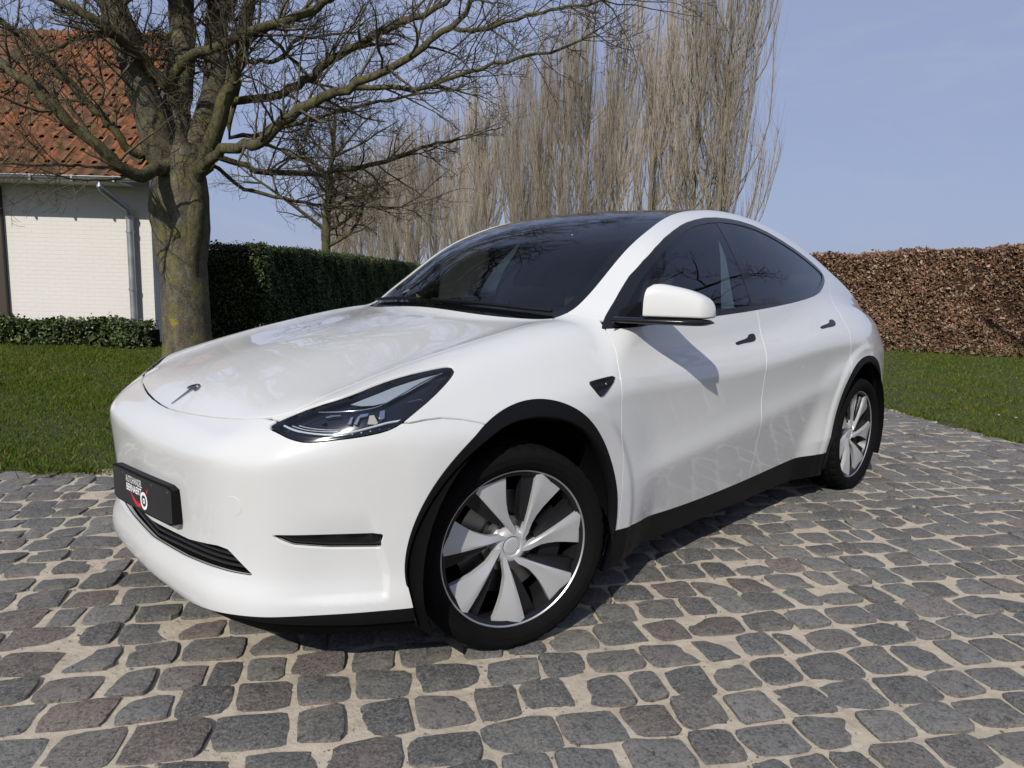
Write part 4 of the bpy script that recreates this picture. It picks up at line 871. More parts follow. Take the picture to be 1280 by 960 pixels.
panel('air_dam', *cutp(lambda X: X[:,2]-LOWZ(X[:,1])+.002, lambda X: LOWZ(X[:,1])-.006-.040*sstep(.45,.9,X[:,1])-X[:,2], lambda X: X[:,0]-.05, A_F, src=FRONT), m_black, car, True, off=-.004, rim=.004)
gX, gT = cutp(lambda X: np.where(X[:,0] < -.6, INTAKE(X[:,[1,2]])-.012, 1.), src=FRONT); gr = panel('lower_grille', gX, gT, m_shell, bumper, True, off=-.05, rim=0)
for q in range(5):                                       # grille bars follow the opening
    z0 = .340+.0145*q
    bx_, bt_ = cutp(lambda X: np.where(X[:,0] < -.6, INTAKE(X[:,[1,2]])+.002, 1.), lambda X: X[:,2]-z0-.06*X[:,1]-.0016, lambda X: -(X[:,2]-z0-.06*X[:,1])-.0016, src=FRONT)
    if len(bt_): panel('grille_bar', bx_, bt_, m_bar, bumper, True, off=-.024, rim=.010)
fX, fT = cutp(lambda X: np.where(X[:,0] < -.3, FANG(UZ(X))-.006, 1.), src=FRONT)
for s in (-1,1):
    panel('side_inlet', fX, fT, m_gloss, bumper, False, off=-.020, rim=0, side=s)
# round tow-eye cover
tX, tT = cutp(lambda X: np.where(X[:,0] < -.5, np.hypot((X[:,1]-.55)*1.08, X[:,2]-.563)-.0275, 1.), src=FRONT); panel('tow_eye_cover', tX, tT, m_paint, bumper, False, off=.0012, rim=.003, side=-1, bev=.0012)
pair('fender', *cutp(outside(BUMP, XZ), hood_out, lamp_out, gl_out, apil_out, A_F, lambda X: X[:,0]-XF(X[:,2])+G_, SILL, dlo_out, src=FEN), m_paint)
ZDIV = s1([(.3,1.02),(.5,1.047),(.8,1.15),(1.5,1.30),(2.2,1.33),(2.65,1.30),(2.80,1.297),(3.0,1.297)])
below = lambda X: X[:,2]-ZDIV(X[:,0])
fd = pair('front_door', *cutp(lambda X: XF(X[:,2])-X[:,0]+G_, lambda X: X[:,0]-XB(X[:,2])+G_, SILL, dlo_out, A_F, below, lambda X: -X[:,1]+.6, src=SIDE), m_paint)
rd = pair('rear_door', *cutp(lambda X: XB(X[:,2])-X[:,0]+G_, lambda X: X[:,0]-XR(X[:,2])+G_, SILL, dlo_out, A_R, below, lambda X: -X[:,1]+.6, src=SIDE), m_paint)
# side body: pillars, roof rail, rear quarter
def quarter(X):
    return np.minimum(XR(X[:,2])-X[:,0]+G_, np.maximum(APIL(XZ(X))+.0015, ZDIV(X[:,0])-X[:,2]))
qX, qT = cutp(quarter, dlo_out, gl_out, A_R, SILL, src=sub(SX[:,0] > .3))
pair('body_side', qX, qT, m_paint)
pair('sill', *cutp(lambda X: -SILL(X), lambda X: -X[:,0]+.05, lambda X: X[:,0]-3.4, A_F, A_R, src=LOWS), m_black, off=-.002, rim=.02)
for nm, xw, A, lim in (('wheel_arch_trim', 0., A_F, FCL), ('wheel_arch_trim', 2.89, A_R, RCL)):
    inn = (lambda X: .437-np.hypot(X[:,0], X[:,2]-.352)) if xw == 0 else (lambda X: .447-np.hypot(X[:,0]-2.89, X[:,2]-.352))
    X, T = cutp(lambda X: -A(X), inn, lambda X: .20-X[:,2], lambda X: np.abs(X[:,0]-xw)-.55, lambda X: .5-X[:,1], src=LOWS)
    pair(nm, X, T, m_black, off=.0035, rim=.05, bev=.003)
# glass
ws = panel('windscreen', *cutp(glassf, lambda X: X[:,0]-1.36+.30*X[:,1]**2*0-.16*X[:,1]**2, src=TOP), m_ws, car, True, off=-.003, rim=.004)
frit = panel('windscreen_border', *cutp(glassf, lambda X: X[:,0]-1.36-.16*X[:,1]**2, lambda X: -np.maximum(np.maximum(X[:,1]-GLS_E(X[:,0])+.045, (COWL(X[:,1])-X[:,0])+.06), X[:,0]-1.28-.16*X[:,1]**2), src=TOP), m_gloss, ws, True, off=-.0085, rim=0)
panel('roof_glass', *cutp(glassf, lambda X: 1.364+.16*X[:,1]**2-X[:,0], lambda X: X[:,0]-2.5, src=TOP), m_roof, car, True, off=-.002, rim=.006)
panel('tailgate', *cutp(glassf, lambda X: 2.504-X[:,0], src=TOP), m_gloss, car, True, off=-.001, rim=.006)
trim_in = lambda X: np.where(X[:,1] > .45, DLO(XZ(X)), 1.)
pair('window_trim', *cutp(trim_in, lambda X: -(DLO(XZ(X))+.024), src=SIDE), m_gloss, off=.001, rim=.006)
pair('door_pillar', *cutp(lambda X: trim_in(X)+.024, lambda X: np.abs(X[:,0]-XB(X[:,2])-.01)-.042, src=SIDE), m_gloss, off=-.002, rim=.004)
for s, dr in ((-1, fd[0]), (1, fd[1])): panel('door_glass', *cutp(lambda X: trim_in(X)+.022, lambda X: X[:,0]-XB(X[:,2])+.032, src=SIDE), m_side, dr, False, off=-.0035, rim=0, side=s)
for s, dr in ((-1, rd[0]), (1, rd[1])): panel('door_glass', *cutp(lambda X: trim_in(X)+.022, lambda X: -X[:,0]+XB(X[:,2])+.052, src=SIDE), m_priv, dr, False, off=-.0035, rim=0, side=s)
panel('rear_bumper', *cutp(lambda X: 3.3-X[:,0], lambda X: -SILL(X), lambda X: .2-X[:,2], A_R, src=LOWS), m_black, car, True, off=0, rim=.01)

# ---- head lamps: lens, housing, light guides, reflector, projector units
def lamp_pt(u, z, depth):
    """points under the lamp lens: u along the diagonal, z up, depth inward"""
    u, z = np.atleast_1d(np.asarray(u, float)), np.atleast_1d(np.asarray(z, float)); lo = np.full(len(u), .5); hi = np.full(len(u), 2.0); q = u*1.41421356
    for _ in range(28):
        t = (lo+hi)/2; f = field(np.stack([(q-t)/2, (q+t)/2, z], 1)); lo = np.where(f < 0, t, lo); hi = np.where(f < 0, hi, t)
    X = np.stack([(q-lo)/2, (q+lo)/2, z], 1); return X-normals(X)*depth
def lc(P_):                                        # lamp layout grid -> (u, z)
    P_ = np.asarray(P_, float); return -.096+.000516*(P_[:,0]-60)+.000128*(P_[:,1]-437), .782+.0000181*(P_[:,0]-60)-.000397*(P_[:,1]-437)
lens = pair('headlight', *cutp(lamp_in, src=NOSE), m_lens, rim=.006)
LINES = [([(150,408),(260,442),(400,462),(520,452),(650,420),(740,396),(815,386)], .0030, m_drl, .011), ([(195,398),(290,425),(380,437),(460,438)], .0012, m_drl, .016), ([(235,392),(310,412),(400,424),(470,426)], .0011, m_drl, .018),
         ([(360,318),(500,312),(650,296),(740,268),(850,205),(960,145),(1060,105)], .0016, m_refl, .010), ([(860,270),(925,262),(938,275)], .0014, m_chrome, .012)]
PATCH = [([(400,345),(430,334),(488,330),(490,338),(440,346),(404,352)], m_chrome), ([(522,392),(548,345),(560,343),(540,396)], m_chrome), ([(556,392),(590,338),(604,336),(574,398)], m_chrome), ([(588,352),(602,328),(650,322),(640,340)], m_chrome),
         ([(632,398),(652,338),(676,336),(690,392),(676,402)], mat('projector_lens', (.46,.44,.38), .12, spec=.6)), ([(702,350),(712,312),(738,306),(730,360),(712,372)], m_chrome), ([(366,378),(378,366),(398,372),(396,386),(376,390)], m_lampin)]
REFL = [(548,262),(610,236),(700,203),(780,172),(860,148),(940,126),(1010,112),(1062,103),(1000,132),(930,168),(860,208),(790,242),(740,258),(680,270),(610,272)]
for s, L in zip((-1,1), lens):
    panel('lamp_housing', *cutp(lambda X: np.where(X[:,0] < .05, LAMP(UZ(X))-.006, 1.), src=NOSE), m_lampin, L, False, off=-.026, rim=0, side=s)
    panel('lamp_border', *cutp(lamp_in, lambda X: -(LAMP(UZ(X))+.009), src=NOSE), m_gloss, L, False, off=-.0022, rim=0, side=s)
    my = np.array([1,s,1])
    for P_, r_, mt, dp_ in LINES:
        u, z = lc(smooth_path(P_, 22)); shade_auto(MB().tube(lamp_pt(u, z, dp_)*my, r_, 6).build('light_guide', mt, L), 60)
    for P_, mt in PATCH:
        u, z = lc(P_); A = lamp_pt(u, z, .012)*my; B = lamp_pt(u, z, .022)*my; n = len(A); MB().add(np.concatenate([A, B]), [[q, (q+1) % n, n+(q+1) % n, n+q] for q in range(n)], [[0,q,q+1] for q in range(1,n-1)]).build('projector_unit', mt, L)
    u, z = lc(REFL); A = lamp_pt(u, z, .013)*my; tri = mathutils.geometry.tessellate_polygon([[Vector((a, b, 0)) for a, b in zip(u, z)]]); MB().add(A, None, tri).build('upper_reflector', m_uref, L, True)
    for q in range(6): u, z = lc([(490+50*q, 466-7*q)]); MB().lathe([(.0,.0),(.0022,.0),(.0022,-.004)], 8, 'z').build('marker_dot', m_drl, L, loc=lamp_pt(u, z, .010)[0]*my)

# ---- small body details
def on_side(x, z, y0=.95, s=-1):
    """point of the body side at (x, z)"""
    y = np.array([y0]); 
    for _ in range(30): y = y-field(np.array([[x, y[0], z]]))*.9
    return np.array([x, float(y[0]), z])
def decal(name, poly, mt, parent, off=.003, rim=.004, pr=XZ, lim=lambda X: X[:,1] > .6, side=-1, sm=1, bev=.0011):
    f = polysdf(chaikin(poly, sm) if sm else poly)
    return panel(name, *cutp(lambda X: np.where(lim(X), f(pr(X)), 1.), src=SIDE), mt, parent, False, off=off, rim=rim, side=side, bev=bev)
for s, dr in zip((-1,1), fd):
    decal('door_handle', [(1.352,.954),(1.352,.966),(1.45,.977),(1.487,.985),(1.495,.996),(1.540,1.000),(1.553,.990),(1.545,.972),(1.515,.965),(1.43,.962)], m_gloss, dr, side=s, off=.004, rim=.008)
for s, dr in zip((-1,1), rd):
    decal('door_handle', [(2.276,1.003),(2.276,1.014),(2.38,1.026),(2.43,1.033),(2.44,1.045),(2.485,1.049),(2.503,1.038),(2.485,1.021),(2.45,1.014),(2.36,1.010)], m_gloss, dr, side=s, off=.004, rim=.008)
for s in (-1,1):
    decal('side_camera', [(.293,.868),(.30,.872),(.425,.884),(.434,.880),(.342,.823),(.330,.822)], m_gloss, car, side=s, off=.006, rim=.010, bev=.003)
    decal('camera_garnish', [(.36,.850),(.366,.866),(.372,.866),(.366,.848)], m_chrome, car, side=s, off=.009, rim=.003, sm=0)

# bonnet badge: a stylised T
def badge_polys(sc=.92):
    arc = [(math.sin(a)*.056*sc, (math.cos(a)*.056-.010)*sc) for a in np.linspace(-.95, .95, 15)]
    arc2 = [(math.sin(a)*.0535*sc, (math.cos(a)*.056-.0165)*sc) for a in np.linspace(.90, -.90, 15)]
    top = arc+arc2
    t1 = [(-.041,.017),(-.036,.0225),(-.020,.0305),(0,.0335),(.020,.0305),(.036,.0225),(.041,.017),(.034,.0135),(.026,.0165),(.015,.0185),(.0095,.013),(0,-.056),(-.0095,.013),(-.015,.0185),(-.026,.0165),(-.034,.0135)]
    return [top, [(x*sc, y*sc) for x, y in t1]]
hz = lambda x, y: float(Hc(np.array(x))-crown(np.array(abs(y)))*(.6+.4*sstep(-.9, -.2, np.array(x))))
mb = MB()
for poly in badge_polys():
    V = []; n = len(poly)
    for h in (.0005, .0045):
        for (a, b) in poly:
            x = -.722+b*1.0; y = a; q = project(np.array([[x, abs(y)+1e-5, hz(x, y)]]), 4)[0]; nn = normals(q[None])[0]; q = q+nn*h; V.append((q[0], math.copysign(q[1], y), q[2]))
    Q = [[i, (i+1) % n, n+(i+1) % n, n+i] for i in range(n)]
    mb.v.append(np.array(V)); mb.q.append(np.array(Q)+mb.n)
    tri = mathutils.geometry.tessellate_polygon([[Vector((a, b, 0)) for a, b in poly]])
    mb.t.append(np.array(tri)+n+mb.n); mb.n += len(V)
shade_auto(mb.build('emblem', mat('emblem_steel', (.30,.31,.33), .18, metal=1.0), hood), 30)
# ------------------------------------------------------------------ wheels (local: x = right seen from outside, z = up, y = -outward)
WR = .2615
def wp(r, deg, c): a = math.radians(deg); return (r*WR*math.cos(a), -c, r*WR*math.sin(a))
def tyre_mesh():
    n = 180; prof = [(.262,.088),(.268,.100),(.273,.107),(.283,.1135),(.2935,.1172),(.2940,.1184),(.2975,.1190),(.2980,.1180),(.309,.1190),(.3130,.1186),(.3135,.1197),(.3165,.1192),(.3170,.1180),(.322,.1165),(.333,.1100),(.3395,.101)]
    tread = [(.3425,.094),(.3440,.080),(.3445,.071),(.3375,.069),(.3375,.060),(.3450,.058),(.3455,.034),(.3455,.026),(.3380,.024),(.3380,.013),(.3458,.011)]
    half = prof+tread; full = half+[(r,-c) for r, c in half[::-1]]; m = len(full); a = np.linspace(0, 2*math.pi, n, endpoint=False)
    r = np.array([q[0] for q in full]); c = np.array([q[1] for q in full]); Rm = np.repeat(r[:,None], n, 1)
    for i, (rr, cc) in enumerate(full):                       # lateral grooves on the shoulder blocks
        if abs(cc) > .075 and .330 < rr < .346: Rm[i, ::5] -= .0055
        elif rr > .344 and .03 < abs(cc) < .06: Rm[i, 2::5] -= .004
    Rm = np.where(Rm > .352, Rm, Rm)
    V = np.stack([Rm*np.cos(a), np.repeat(-c[:,None], n, 1), Rm*np.sin(a)], -1).reshape(-1,3)
    i = np.arange(m-1)[:,None]*n; j = np.arange(n)[None]; k = (j+1) % n
    return npmesh('tyre', V, np.stack([i+j, i+k, i+n+k, i+n+j], -1).reshape(-1,4), m_rubber)
def lathe_y(name, prof, mt, n=120):
    mb = MB(); a = np.linspace(0, 2*math.pi, n, endpoint=False); m = len(prof)
    V = np.array([[r*math.cos(t), -c, r*math.sin(t)] for r, c in prof for t in a])
    Q = [[i*n+j, i*n+(j+1) % n, (i+1)*n+(j+1) % n, (i+1)*n+j] for i in range(m-1) for j in range(n)]
    return mb.add(V, Q).mesh(name, mt)
RS = np.array([.16,.20,.26,.32,.40,.50,.62,.75,.88,.997])
def line_deg(r, a0=0., r0=1.0, a1=-26., r1=.2):
    """angle where a straight spoke edge crosses radius r"""
    p0 = np.array([math.cos(R_(a0)), math.sin(R_(a0))])*r0; p1 = np.array([math.cos(R_(a1)), math.sin(R_(a1))])*r1
    lo, hi = 0., 1.15
    for _ in range(50):
        m = (lo+hi)/2; q = p0+(p1-p0)*m
        if np.hypot(*q) > r: lo = m
        else: hi = m
    q = p0+(p1-p0)*lo; return math.degrees(math.atan2(q[1], q[0]))
RIGHT = np.array([line_deg(r) for r in RS]); LEFT = s1([(.14,-58),(.2,-48),(.26,-40),(.32,-31.5),(.40,-26),(.5,-24.4),(.62,-24),(.75,-25.0),(.9,-26.3),(1.0,-27.2)])(RS)
ridge = s1([(.14,.066),(.2,.070),(.35,.080),(.6,.089),(.85,.093),(1,.0925)])
def spoke_mesh():
    V = []; nw = 7
    for i, r in enumerate(RS):
        for j in range(nw):
            t = j/(nw-1); a = LEFT[i]+(RIGHT[i]-LEFT[i])*t; drop = (.012*min(1, (r-.1)/.4))*(1-t)+(.0050*max(0, (t-.86)/.14))
            V.append(wp(r, a, float(ridge(np.array(r)))-drop))
    n = len(RS); Q = [[i*nw+j, (i+1)*nw+j, (i+1)*nw+j+1, i*nw+j+1] for i in range(n-1) for j in range(nw-1)]
    loop = [i*nw for i in range(n)]+[(n-1)*nw+j for j in range(1,nw)]+[i*nw+nw-1 for i in range(n-2,-1,-1)]+[j for j in range(nw-2,0,-1)]
    base = len(V)
    for q in loop: x, y, z = V[q]; V.append((x*.997, y+.020, z*.997))
    L = len(loop); Q += [[loop[q], loop[(q+1) % L], base+(q+1) % L, base+q][::-1] for q in range(L)]
    return np.array(V), np.array(Q)
def insert_mesh():
    V = []; nw = 4; rs = np.array([.34,.45,.6,.75,.9,.985])
    for r in rs:
        a0 = line_deg(r)-.6; w = 11.5 if r > .5 else 9+2.5*(r-.34)/.16
        for j in range(nw):
            t = j/(nw-1); V.append(wp(r, a0+w*t*(1.0+.25*(1-r)), float(ridge(np.array(r)))-.016-.010*t+.006*(t == 1)))
    n = len(rs); Q = [[i*nw+j, (i+1)*nw+j, (i+1)*nw+j+1, i*nw+j+1] for i in range(n-1) for j in range(nw-1)]
    loop = [i*nw for i in range(n)]+[(n-1)*nw+j for j in range(1,nw)]+[i*nw+nw-1 for i in range(n-2,-1,-1)]+[j for j in range(nw-2,0,-1)]; base = len(V)
    for q in loop: x, y, z = V[q]; V.append((x, y+.03, z))
    L = len(loop); Q += [[loop[q], loop[(q+1) % L], base+(q+1) % L, base+q][::-1] for q in range(L)]
    return np.array(V), np.array(Q)
def rot_y(V, deg): a = R_(deg); k, s = math.cos(a), math.sin(a); return np.stack([V[:,0]*k-V[:,2]*s, V[:,1], V[:,0]*s+V[:,2]*k], 1)
me_tyre = tyre_mesh()
me_rim = lathe_y('rim', [(.2475,.086),(.2605,.0905),(.2605,.080),(.2440,.060),(.2400,.0),(.238,-.085),(.25,-.10),(.262,-.105)], m_rimdark)
me_lip = lathe_y('rim_lip', [(.2606,.0915),(.2640,.0955),(.2690,.0955),(.2705,.0890)], m_lip)
me_hub = lathe_y('hub', [(.0,.058),(.030,.058),(.0335,.061),(.036,.0655),(.043,.0655),(.050,.0635),(.060,.055),(.066,.042),(.066,.02)], m_silver)
me_cap = lathe_y('hub_cap', [(.0,.0630),(.020,.0632),(.0275,.0625),(.0305,.060),(.0305,.056)], m_silver, 60)
me_disc = lathe_y('brake_disc', [(.05,.030),(.095,.030),(.10,.006),(.178,.006),(.180,.0),(.178,-.022)], m_disc)
me_back = lathe_y('wheel_backing', [(.0,-.045),(.24,-.05)], m_shell)
SPV, SPQ = spoke_mesh(); INV_, INQ = insert_mesh()
m_brushed = mat('cap_brushed', (.55,.55,.56), .32, metal=1.0, Anisotropic=.8)
def spin(V): return V
def make_wheel(loc, steer, flip, phase, camber=0.0):
    w = empty('wheel', loc, parent=car); w.rotation_euler = (0, 0, steer)
    if flip: w.scale = (1, -1, 1)
    def add(nm, me): o = obj(nm, me, w); return o
    t = shade_auto(add('tyre', me_tyre), 28); 
    for nm, me in (('rim', me_rim), ('rim_lip', me_lip), ('hub', me_hub), ('hub_cap', me_cap), ('brake_disc', me_disc), ('wheel_backing', me_back)): shade_auto(add(nm, me), 40)
    for q in range(7):
        o = obj('spoke', SP_ME, w); o.rotation_euler = (0, -R_(phase+q*360/7), 0)
        o = obj('spoke_insert', IN_ME, w); o.rotation_euler = (0, -R_(phase+q*360/7), 0)
    for q in range(5):
        a = R_(phase+20+q*72); mb_ = LUG; o = obj('lug_nut', mb_, w, (.041*math.cos(a)*0, 0, 0)); o.rotation_euler = (0, -a, 0); o.hide_render = False
    cal = MB(); a = np.linspace(R_(-38), R_(38), 9)
    V = [(r*math.cos(t), c, r*math.sin(t)) for t in a for r, c in ((.118,-.05),(.195,-.05),(.195,.03),(.118,.03))]
    Q = [[i*4+j, i*4+(j+1) % 4, i*4+4+(j+1) % 4, i*4+4+j] for i in range(8) for j in range(4)]+[[0,1,2,3],[35,34,33,32]]
    cal.add(V, Q).build('brake_caliper', m_rimdark, w)
    return w
SP_ME = npmesh('spoke', SPV, SPQ, m_silver, True); SP_ME.set_sharp_from_angle(angle=R_(32))
IN_ME = npmesh('spoke_insert', INV_, INQ, m_rimdark, True); IN_ME.set_sharp_from_angle(angle=R_(32))
LUG = MB().lathe([(.0,.0),(.008,.0),(.009,-.006),(.009,-.02)], 6, 'y', (.052,-.036,0)).mesh('lug_nut', m_rimdark)
ST_A = R_(-17.1)
wl = [make_wheel((0,-.818,.3438), ST_A, False, -80, 0), make_wheel((2.89,-.818,.3438), 0, False, -92, 0),
      make_wheel((0,.818,.3438), ST_A, True, -60, 0), make_wheel((2.89,.818,.3438), 0, True, -70, 0)]
# wheel-house liners
for xw, r in ((0., .425), (2.89, .440)):
    for s in (-1, 1):
        a = np.linspace(R_(-25), R_(205), 30); V = [(xw+r*math.cos(t), y, .352+r*math.sin(t)) for t in a for y in (s*.93, s*.52)]
        Q = [[2*i, 2*i+1, 2*i+3, 2*i+2] for i in range(29)]; n = len(V)
        V += [(xw, s*.52, .352)]; T = [[2*i+1, n, 2*i+3] for i in range(29)]
        MB().add(V, Q, T).build('wheel_liner', m_shell, car, True)

# ------------------------------------------------------------------ door mirrors
def loft(sections, closed_ends=True):
    n = len(sections[0]); V = np.concatenate([np.asarray(q, float) for q in sections]); m = len(sections)
    Q = [[i*n+j, i*n+(j+1) % n, (i+1)*n+(j+1) % n, (i+1)*n+j] for i in range(m-1) for j in range(n)]
    T = []
    if closed_ends:
        c0, c1 = len(V), len(V)+1; V = np.concatenate([V, [np.mean(sections[0], 0)], [np.mean(sections[-1], 0)]])
        T = [[c0, (j+1) % n, j] for j in range(n)]+[[c1, (m-1)*n+j, (m-1)*n+(j+1) % n] for j in range(n)]
    return V, Q, T
def sup(c, rx, rz0, rz1, n=28, e=2.8):
    o = []
    for t in np.linspace(0, 2*math.pi, n, endpoint=False):
        ct, st = math.cos(t), math.sin(t); x = math.copysign(abs(ct)**(2/e), ct)*rx; z = math.copysign(abs(st)**(2/e), st); o.append((c[0]+x, c[1], c[2]+z*(rz1 if z > 0 else rz0)))
    return o
def mirror(s):
    root = empty('door_mirror', (0,0,0), parent=car)
    if s > 0:                                              # the far mirror is folded in
        c_, s_ = math.cos(R_(62)), math.sin(R_(62)); px_, py_ = .66, .90; root.location = (.24+px_-(px_*c_+py_*s_), py_-(-px_*s_+py_*c_)+.02, 0); root.rotation_euler = (0, 0, R_(-62))
    hs = s1([(0,.086),(.06,.111),(.15,.124),(.3,.122),(.5,.113),(.7,.100),(.85,.083),(1.0,.056)]); sec = []
    for q in np.concatenate([np.linspace(0, .88, 14), np.linspace(.9, 1, 7)]):
        edge = min(1., math.sqrt(max(q,0)/.05+.12)) if q < .05 else (math.sqrt(max(0., 1-((q-.88)/.12)**2))*.9+.1 if q > .88 else 1.)
        h = float(hs(np.array(q)))*(.35+.65*edge); rx = .055*edge*(1-.12*q); x = .628+.125*q+.010*q*q
        sec.append(sup((x, s*(.912+.200*q), 1.0935+.012), max(rx,.004), .012*edge, max(h-.012, .004), 28, 3.3))
    if s > 0: sec = [k[::-1] for k in sec]
    V, Q, T = loft(sec); o = MB().add(V, Q, T).build('mirror_cap', m_paint, root); shade_auto(o, 50)
    sec = []
    for q in np.linspace(0, 1, 12):
        e = 1 if q < .8 else math.sqrt(max(0., 1-((q-.8)/.2)**2))*.9+.1
        sec.append(sup((.600+.150*q+.03*(1-q)**3*-1, s*(.835+.290*q), 1.0800), (.062-.01*q)*e, .014*e, .014*e, 20, 2.6))
    if s > 0: sec = [k[::-1] for k in sec]
    V, Q, T = loft(sec); shade_auto(MB().add(V, Q, T).build('mirror_arm', m_gloss, root), 50)
    g = [(.668+.105*q, s*(.93+.165*q), z) for q, z in ((0,1.11),(1,1.11),(1,1.155),(.8,1.18),(.2,1.19),(0,1.165))]
    MB().add(g, None, [[0,1,2],[0,2,3],[0,3,4],[0,4,5]]).build('mirror_glass', m_chrome, root)
    sail = [(.515,s*.842,1.052),(.72,s*.865,1.062),(.70,s*.832,1.150),(.60,s*.812,1.118)]
    MB().add(sail, [[0,1,2,3]]).build('mirror_sail', m_black, root)
    return root
mirror(-1); mirror(1)

# ------------------------------------------------------------------ number plate
PL = np.array([-.882, 0, .486]); pl = empty('number_plate', (0,0,0), parent=car)
def plate_pt(y, z, h=0.0):
    """plate bends slightly with the bumper; y across, z up from its centre"""
    return (PL[0]-.036*y+.06*y*y-.012*z-h, y, PL[2]+z-.045*y)
def plate_slab(name, w, hgt, h0, h1, mt, r=.012, parent=pl, zc=0.0):
    nx = 16; ys = np.linspace(-w/2, w/2, nx+1); V = []
    for h in (h0, h1):
        for y in ys:
            e = max(0, abs(y)-(w/2-r)); dz = r-math.sqrt(max(0, r*r-e*e)) if e > 0 else 0
            V += [plate_pt(y, -hgt/2+dz+zc, h), plate_pt(y, hgt/2-dz+zc, h)]
    n = 2*(nx+1); Q = []
    for i in range(nx):
        a = 2*i; Q += [[n+a, n+a+1, n+a+3, n+a+2], [a, a+2, a+3, a+1], [a, n+a, n+a+2, a+2], [a+1, a+3, n+a+3, n+a+1]]
    Q += [[0,1,n+1,n],[n-2, 2*n-2, 2*n-1, n-1]]
    return MB().add(V, Q).build(name, mt, parent)
m_plate = mat('plate_black', (.012,.012,.013), .32); m_white = mat('print_white', (.80,.80,.80), .5); m_red = mat('print_red', (.55,.02,.03), .5)
plate_slab('plate_holder', .538, .128, -.018, .003, m_black, .009)
plate_slab('plate_face', .520, .114, .0032, .0060, m_plate, .006)
def text_mesh(txt, size, bold, width):
    cu = bpy.data.curves.new('txt', 'FONT'); cu.body = txt; cu.size = size; cu.offset = bold; cu.align_x = 'LEFT'; cu.resolution_u = 3
    o = bpy.data.objects.new('txt', cu); COL.objects.link(o); dg = bpy.context.evaluated_depsgraph_get(); me = bpy.data.meshes.new_from_object(o.evaluated_get(dg))
    V = np.array([v.co[:] for v in me.vertices]); F_ = [list(p.vertices) for p in me.polygons]; bpy.data.objects.remove(o); bpy.data.curves.remove(cu); bpy.data.meshes.remove(me)
    V[:,0] -= V[:,0].min(); V[:,1] -= V[:,1].min(); V[:,0] *= width/V[:,0].max(); return V, F_
def print_on_plate(name, V, F_, y0, z0, mt, h=.0063):
    # reading direction as seen from the front: from the car's right (+y) to its left
    W = [plate_pt(y0-v[0], z0+v[1], h) for v in V]; me = bpy.data.meshes.new(name); me.from_pydata(W, [], [f for f in F_]); me.materials.append(mt); return obj(name, me, pl)
V, F_ = text_mesh('AUTOHANDEL', .030, 0, .150); V[:,1] *= .024/V[:,1].max(); print_on_plate('lettering', V, F_, .122, .0205, m_white)
V, F_ = text_mesh('BERNAERT', .030, .0006, .140); V[:,1] *= .025/V[:,1].max(); print_on_plate('lettering', V, F_, .119, -.0085, m_white)
a = np.linspace(0, 2*math.pi, 40, endpoint=False)
def ring(cx, cy, r0, r1, mt, h=.0063, nm='ring_mark'):
    V = [(cx+r*math.cos(t), cy+r*math.sin(t)) for t in a for r in (r0, r1)]; n = len(a); print_on_plate(nm, V, [[2*i, 2*i+1, (2*i+3) % (2*n), (2*i+2) % (2*n)] for i in range(n)], 0, 0, mt, h)
RC = (.040, -.020)
t_ = np.linspace(0, 1, 24); up = [(-.092+.105*q, .002-.034*math.sin(q*1.9)) for q in t_]; dn = [(-.092+.105*q, .002-.034*math.sin(q*1.9)-.016*math.sin(q*2.6)**.8) for q in t_]
V = up+dn; print_on_plate('swoosh', V, [[i, 24+i, 25+i, i+1] for i in range(23)], 0, -.004, m_red, .0062)
V = [(.058,.012),(.080,.032),(.070,.010)]; print_on_plate('swoosh', V, [[0,2,1]], 0, -.002, m_red, .0062)
ring(RC[0], RC[1], .0, .0315, m_plate, .0064, 'mark_disc'); ring(RC[0], RC[1], .0195, .0300, m_white, .0066); ring(RC[0], RC[1], .0, .0095, m_white, .0066, 'mark_dot'); ring(RC[0], RC[1], .0, .0035, m_plate, .0068, 'mark_disc')
for y, z in ((.235,.045),(-.235,.045),(.15,.046),(-.11,.046)):
    V = [plate_pt(y+.003*math.cos(t), z+.003*math.sin(t), .0064) for t in np.linspace(0, 2*math.pi, 8, endpoint=False)]; MB().add(V, None, [[0,i,i+1] for i in range(1,7)]).build('screw', m_lip, pl)

# ------------------------------------------------------------------ cabin
cab = MB(); 
def rbox(c, d, rx=0.0, bev=.03):
    """rounded block as (verts, faces), tilted about y"""
    n = 6; V = []
    for i in range(n+1):
        for j in range(n*2):
            th = -math.pi/2+math.pi*i/n; ph = 2*math.pi*j/(n*2); e = .35
            f = lambda v: math.copysign(abs(v)**e, v)
            V.append((f(math.cos(th))*f(math.cos(ph))*d[0]/2, f(math.cos(th))*f(math.sin(ph))*d[1]/2, f(math.sin(th))*d[2]/2))
    V = np.array(V); k, s = math.cos(rx), math.sin(rx); V = np.stack([V[:,0]*k+V[:,2]*s, V[:,1], -V[:,0]*s+V[:,2]*k], 1)+np.asarray(c); m = n*2
    Q = [[i*m+j, i*m+(j+1) % m, (i+1)*m+(j+1) % m, (i+1)*m+j] for i in range(n) for j in range(m)]; return V, Q
def block(name, c, d, mt, parent, rx=0.0): V, Q = rbox(c, d, rx); return shade_auto(MB().add(V, Q).build(name, mt, parent), 60)
for y in (-.37, .37):
    st = empty('front_seat', (0,0,0), parent=car)
    block('seat_cushion', (1.35,y,.62), (.52,.50,.18), m_seat, st); block('seat_back', (1.66,y,.98), (.16,.48,.66), m_seat, st, .30); block('head_rest', (1.78,y,1.335), (.11,.26,.17), m_seat, st, .2)
st = empty('rear_seat', (0,0,0), parent=car); block('seat_cushion', (2.28,0,.66), (.5,1.25,.2), m_seat, st); block('seat_back', (2.62,0,.98), (.16,1.25,.58), m_seat, st, .35)
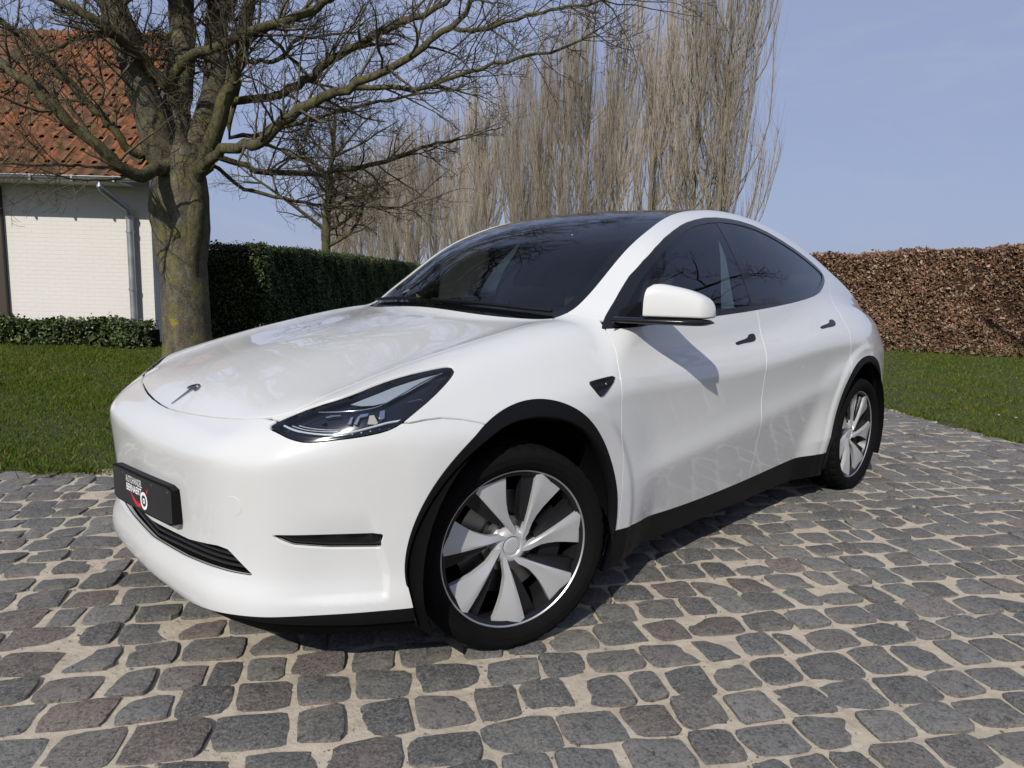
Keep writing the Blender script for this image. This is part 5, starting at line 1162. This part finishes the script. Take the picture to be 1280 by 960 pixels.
for y in (-.38, .38): block('head_rest', (2.70,y,1.30), (.09,.25,.14), m_seat, st, .2)
block('dashboard', (.72,0,.93), (.52,1.36,.20), m_seat, car); block('dash_strip', (.965,0,.95), (.05,1.30,.05), m_screen, car)
MB().box((.98,0,1.08), (.02,.36,.22)).build('centre_screen', m_gloss, car)
sw = empty('steering_wheel', (1.03,-.37,.98), parent=car); sw.rotation_euler = (0, R_(-68), 0)
a = np.linspace(0, 2*math.pi, 33); shade_auto(MB().tube(np.stack([.182*np.cos(a), .182*np.sin(a), 0*a], 1), .015, 8, False).build('wheel_rim', m_seat, sw), 60)
MB().box((0,0,.01), (.10,.34,.03)).build('wheel_hub', m_seat, sw)
MB().box((1.9,0,.30), (2.9,1.5,.12)).build('cabin_floor', m_shell, car)
block('mirror_inside', (1.12,0,1.435), (.03,.24,.07), m_gloss, car)
MB().box((.72,0,.72), (.06,1.5,.5)).build('bulkhead', m_shell, car)
m_lining = mat('pillar_lining', (.70,.73,.70), .8)
for s in (-1, 1):                                        # pale pillar lining and roof lining
    MB().add([(1.40,s*.795,1.02),(1.545,s*.80,1.02),(1.56,s*.70,1.36),(1.545,s*.665,1.44),(1.50,s*.71,1.33)], None, [[0,1,2],[0,2,4],[4,2,3]]).build('pillar_lining', m_lining, car)
hx, hy = np.meshgrid(np.linspace(1.45, 2.5, 12), np.linspace(-.5, .5, 9), indexing='ij'); V = np.stack([hx, hy, Gg(hx, np.abs(hy))-.06], -1).reshape(-1,3); i_ = (np.arange(11)[:,None]*9+np.arange(8)).ravel()
obj('roof_lining', npmesh('roof_lining', V, np.stack([i_, i_+9, i_+10, i_+1], 1), m_lining, True), car)
# wipers at the foot of the windscreen
def ws_pt(x, y, h): q = project(np.array([[x, abs(y), float(Gg(np.array(x), np.array(abs(y))))]]), 4)[0]; nn = normals(q[None])[0]; q = q+nn*h; return (q[0], math.copysign(q[1], y), q[2])
for y0, y1 in ((-.02,-.60), (.60,.06)):
    pts = [ws_pt(.315+.36*y*y, y, .012) for y in np.linspace(y0, y1, 9)]; MB().tube(pts, .008, 6).build('wiper', m_black, car)
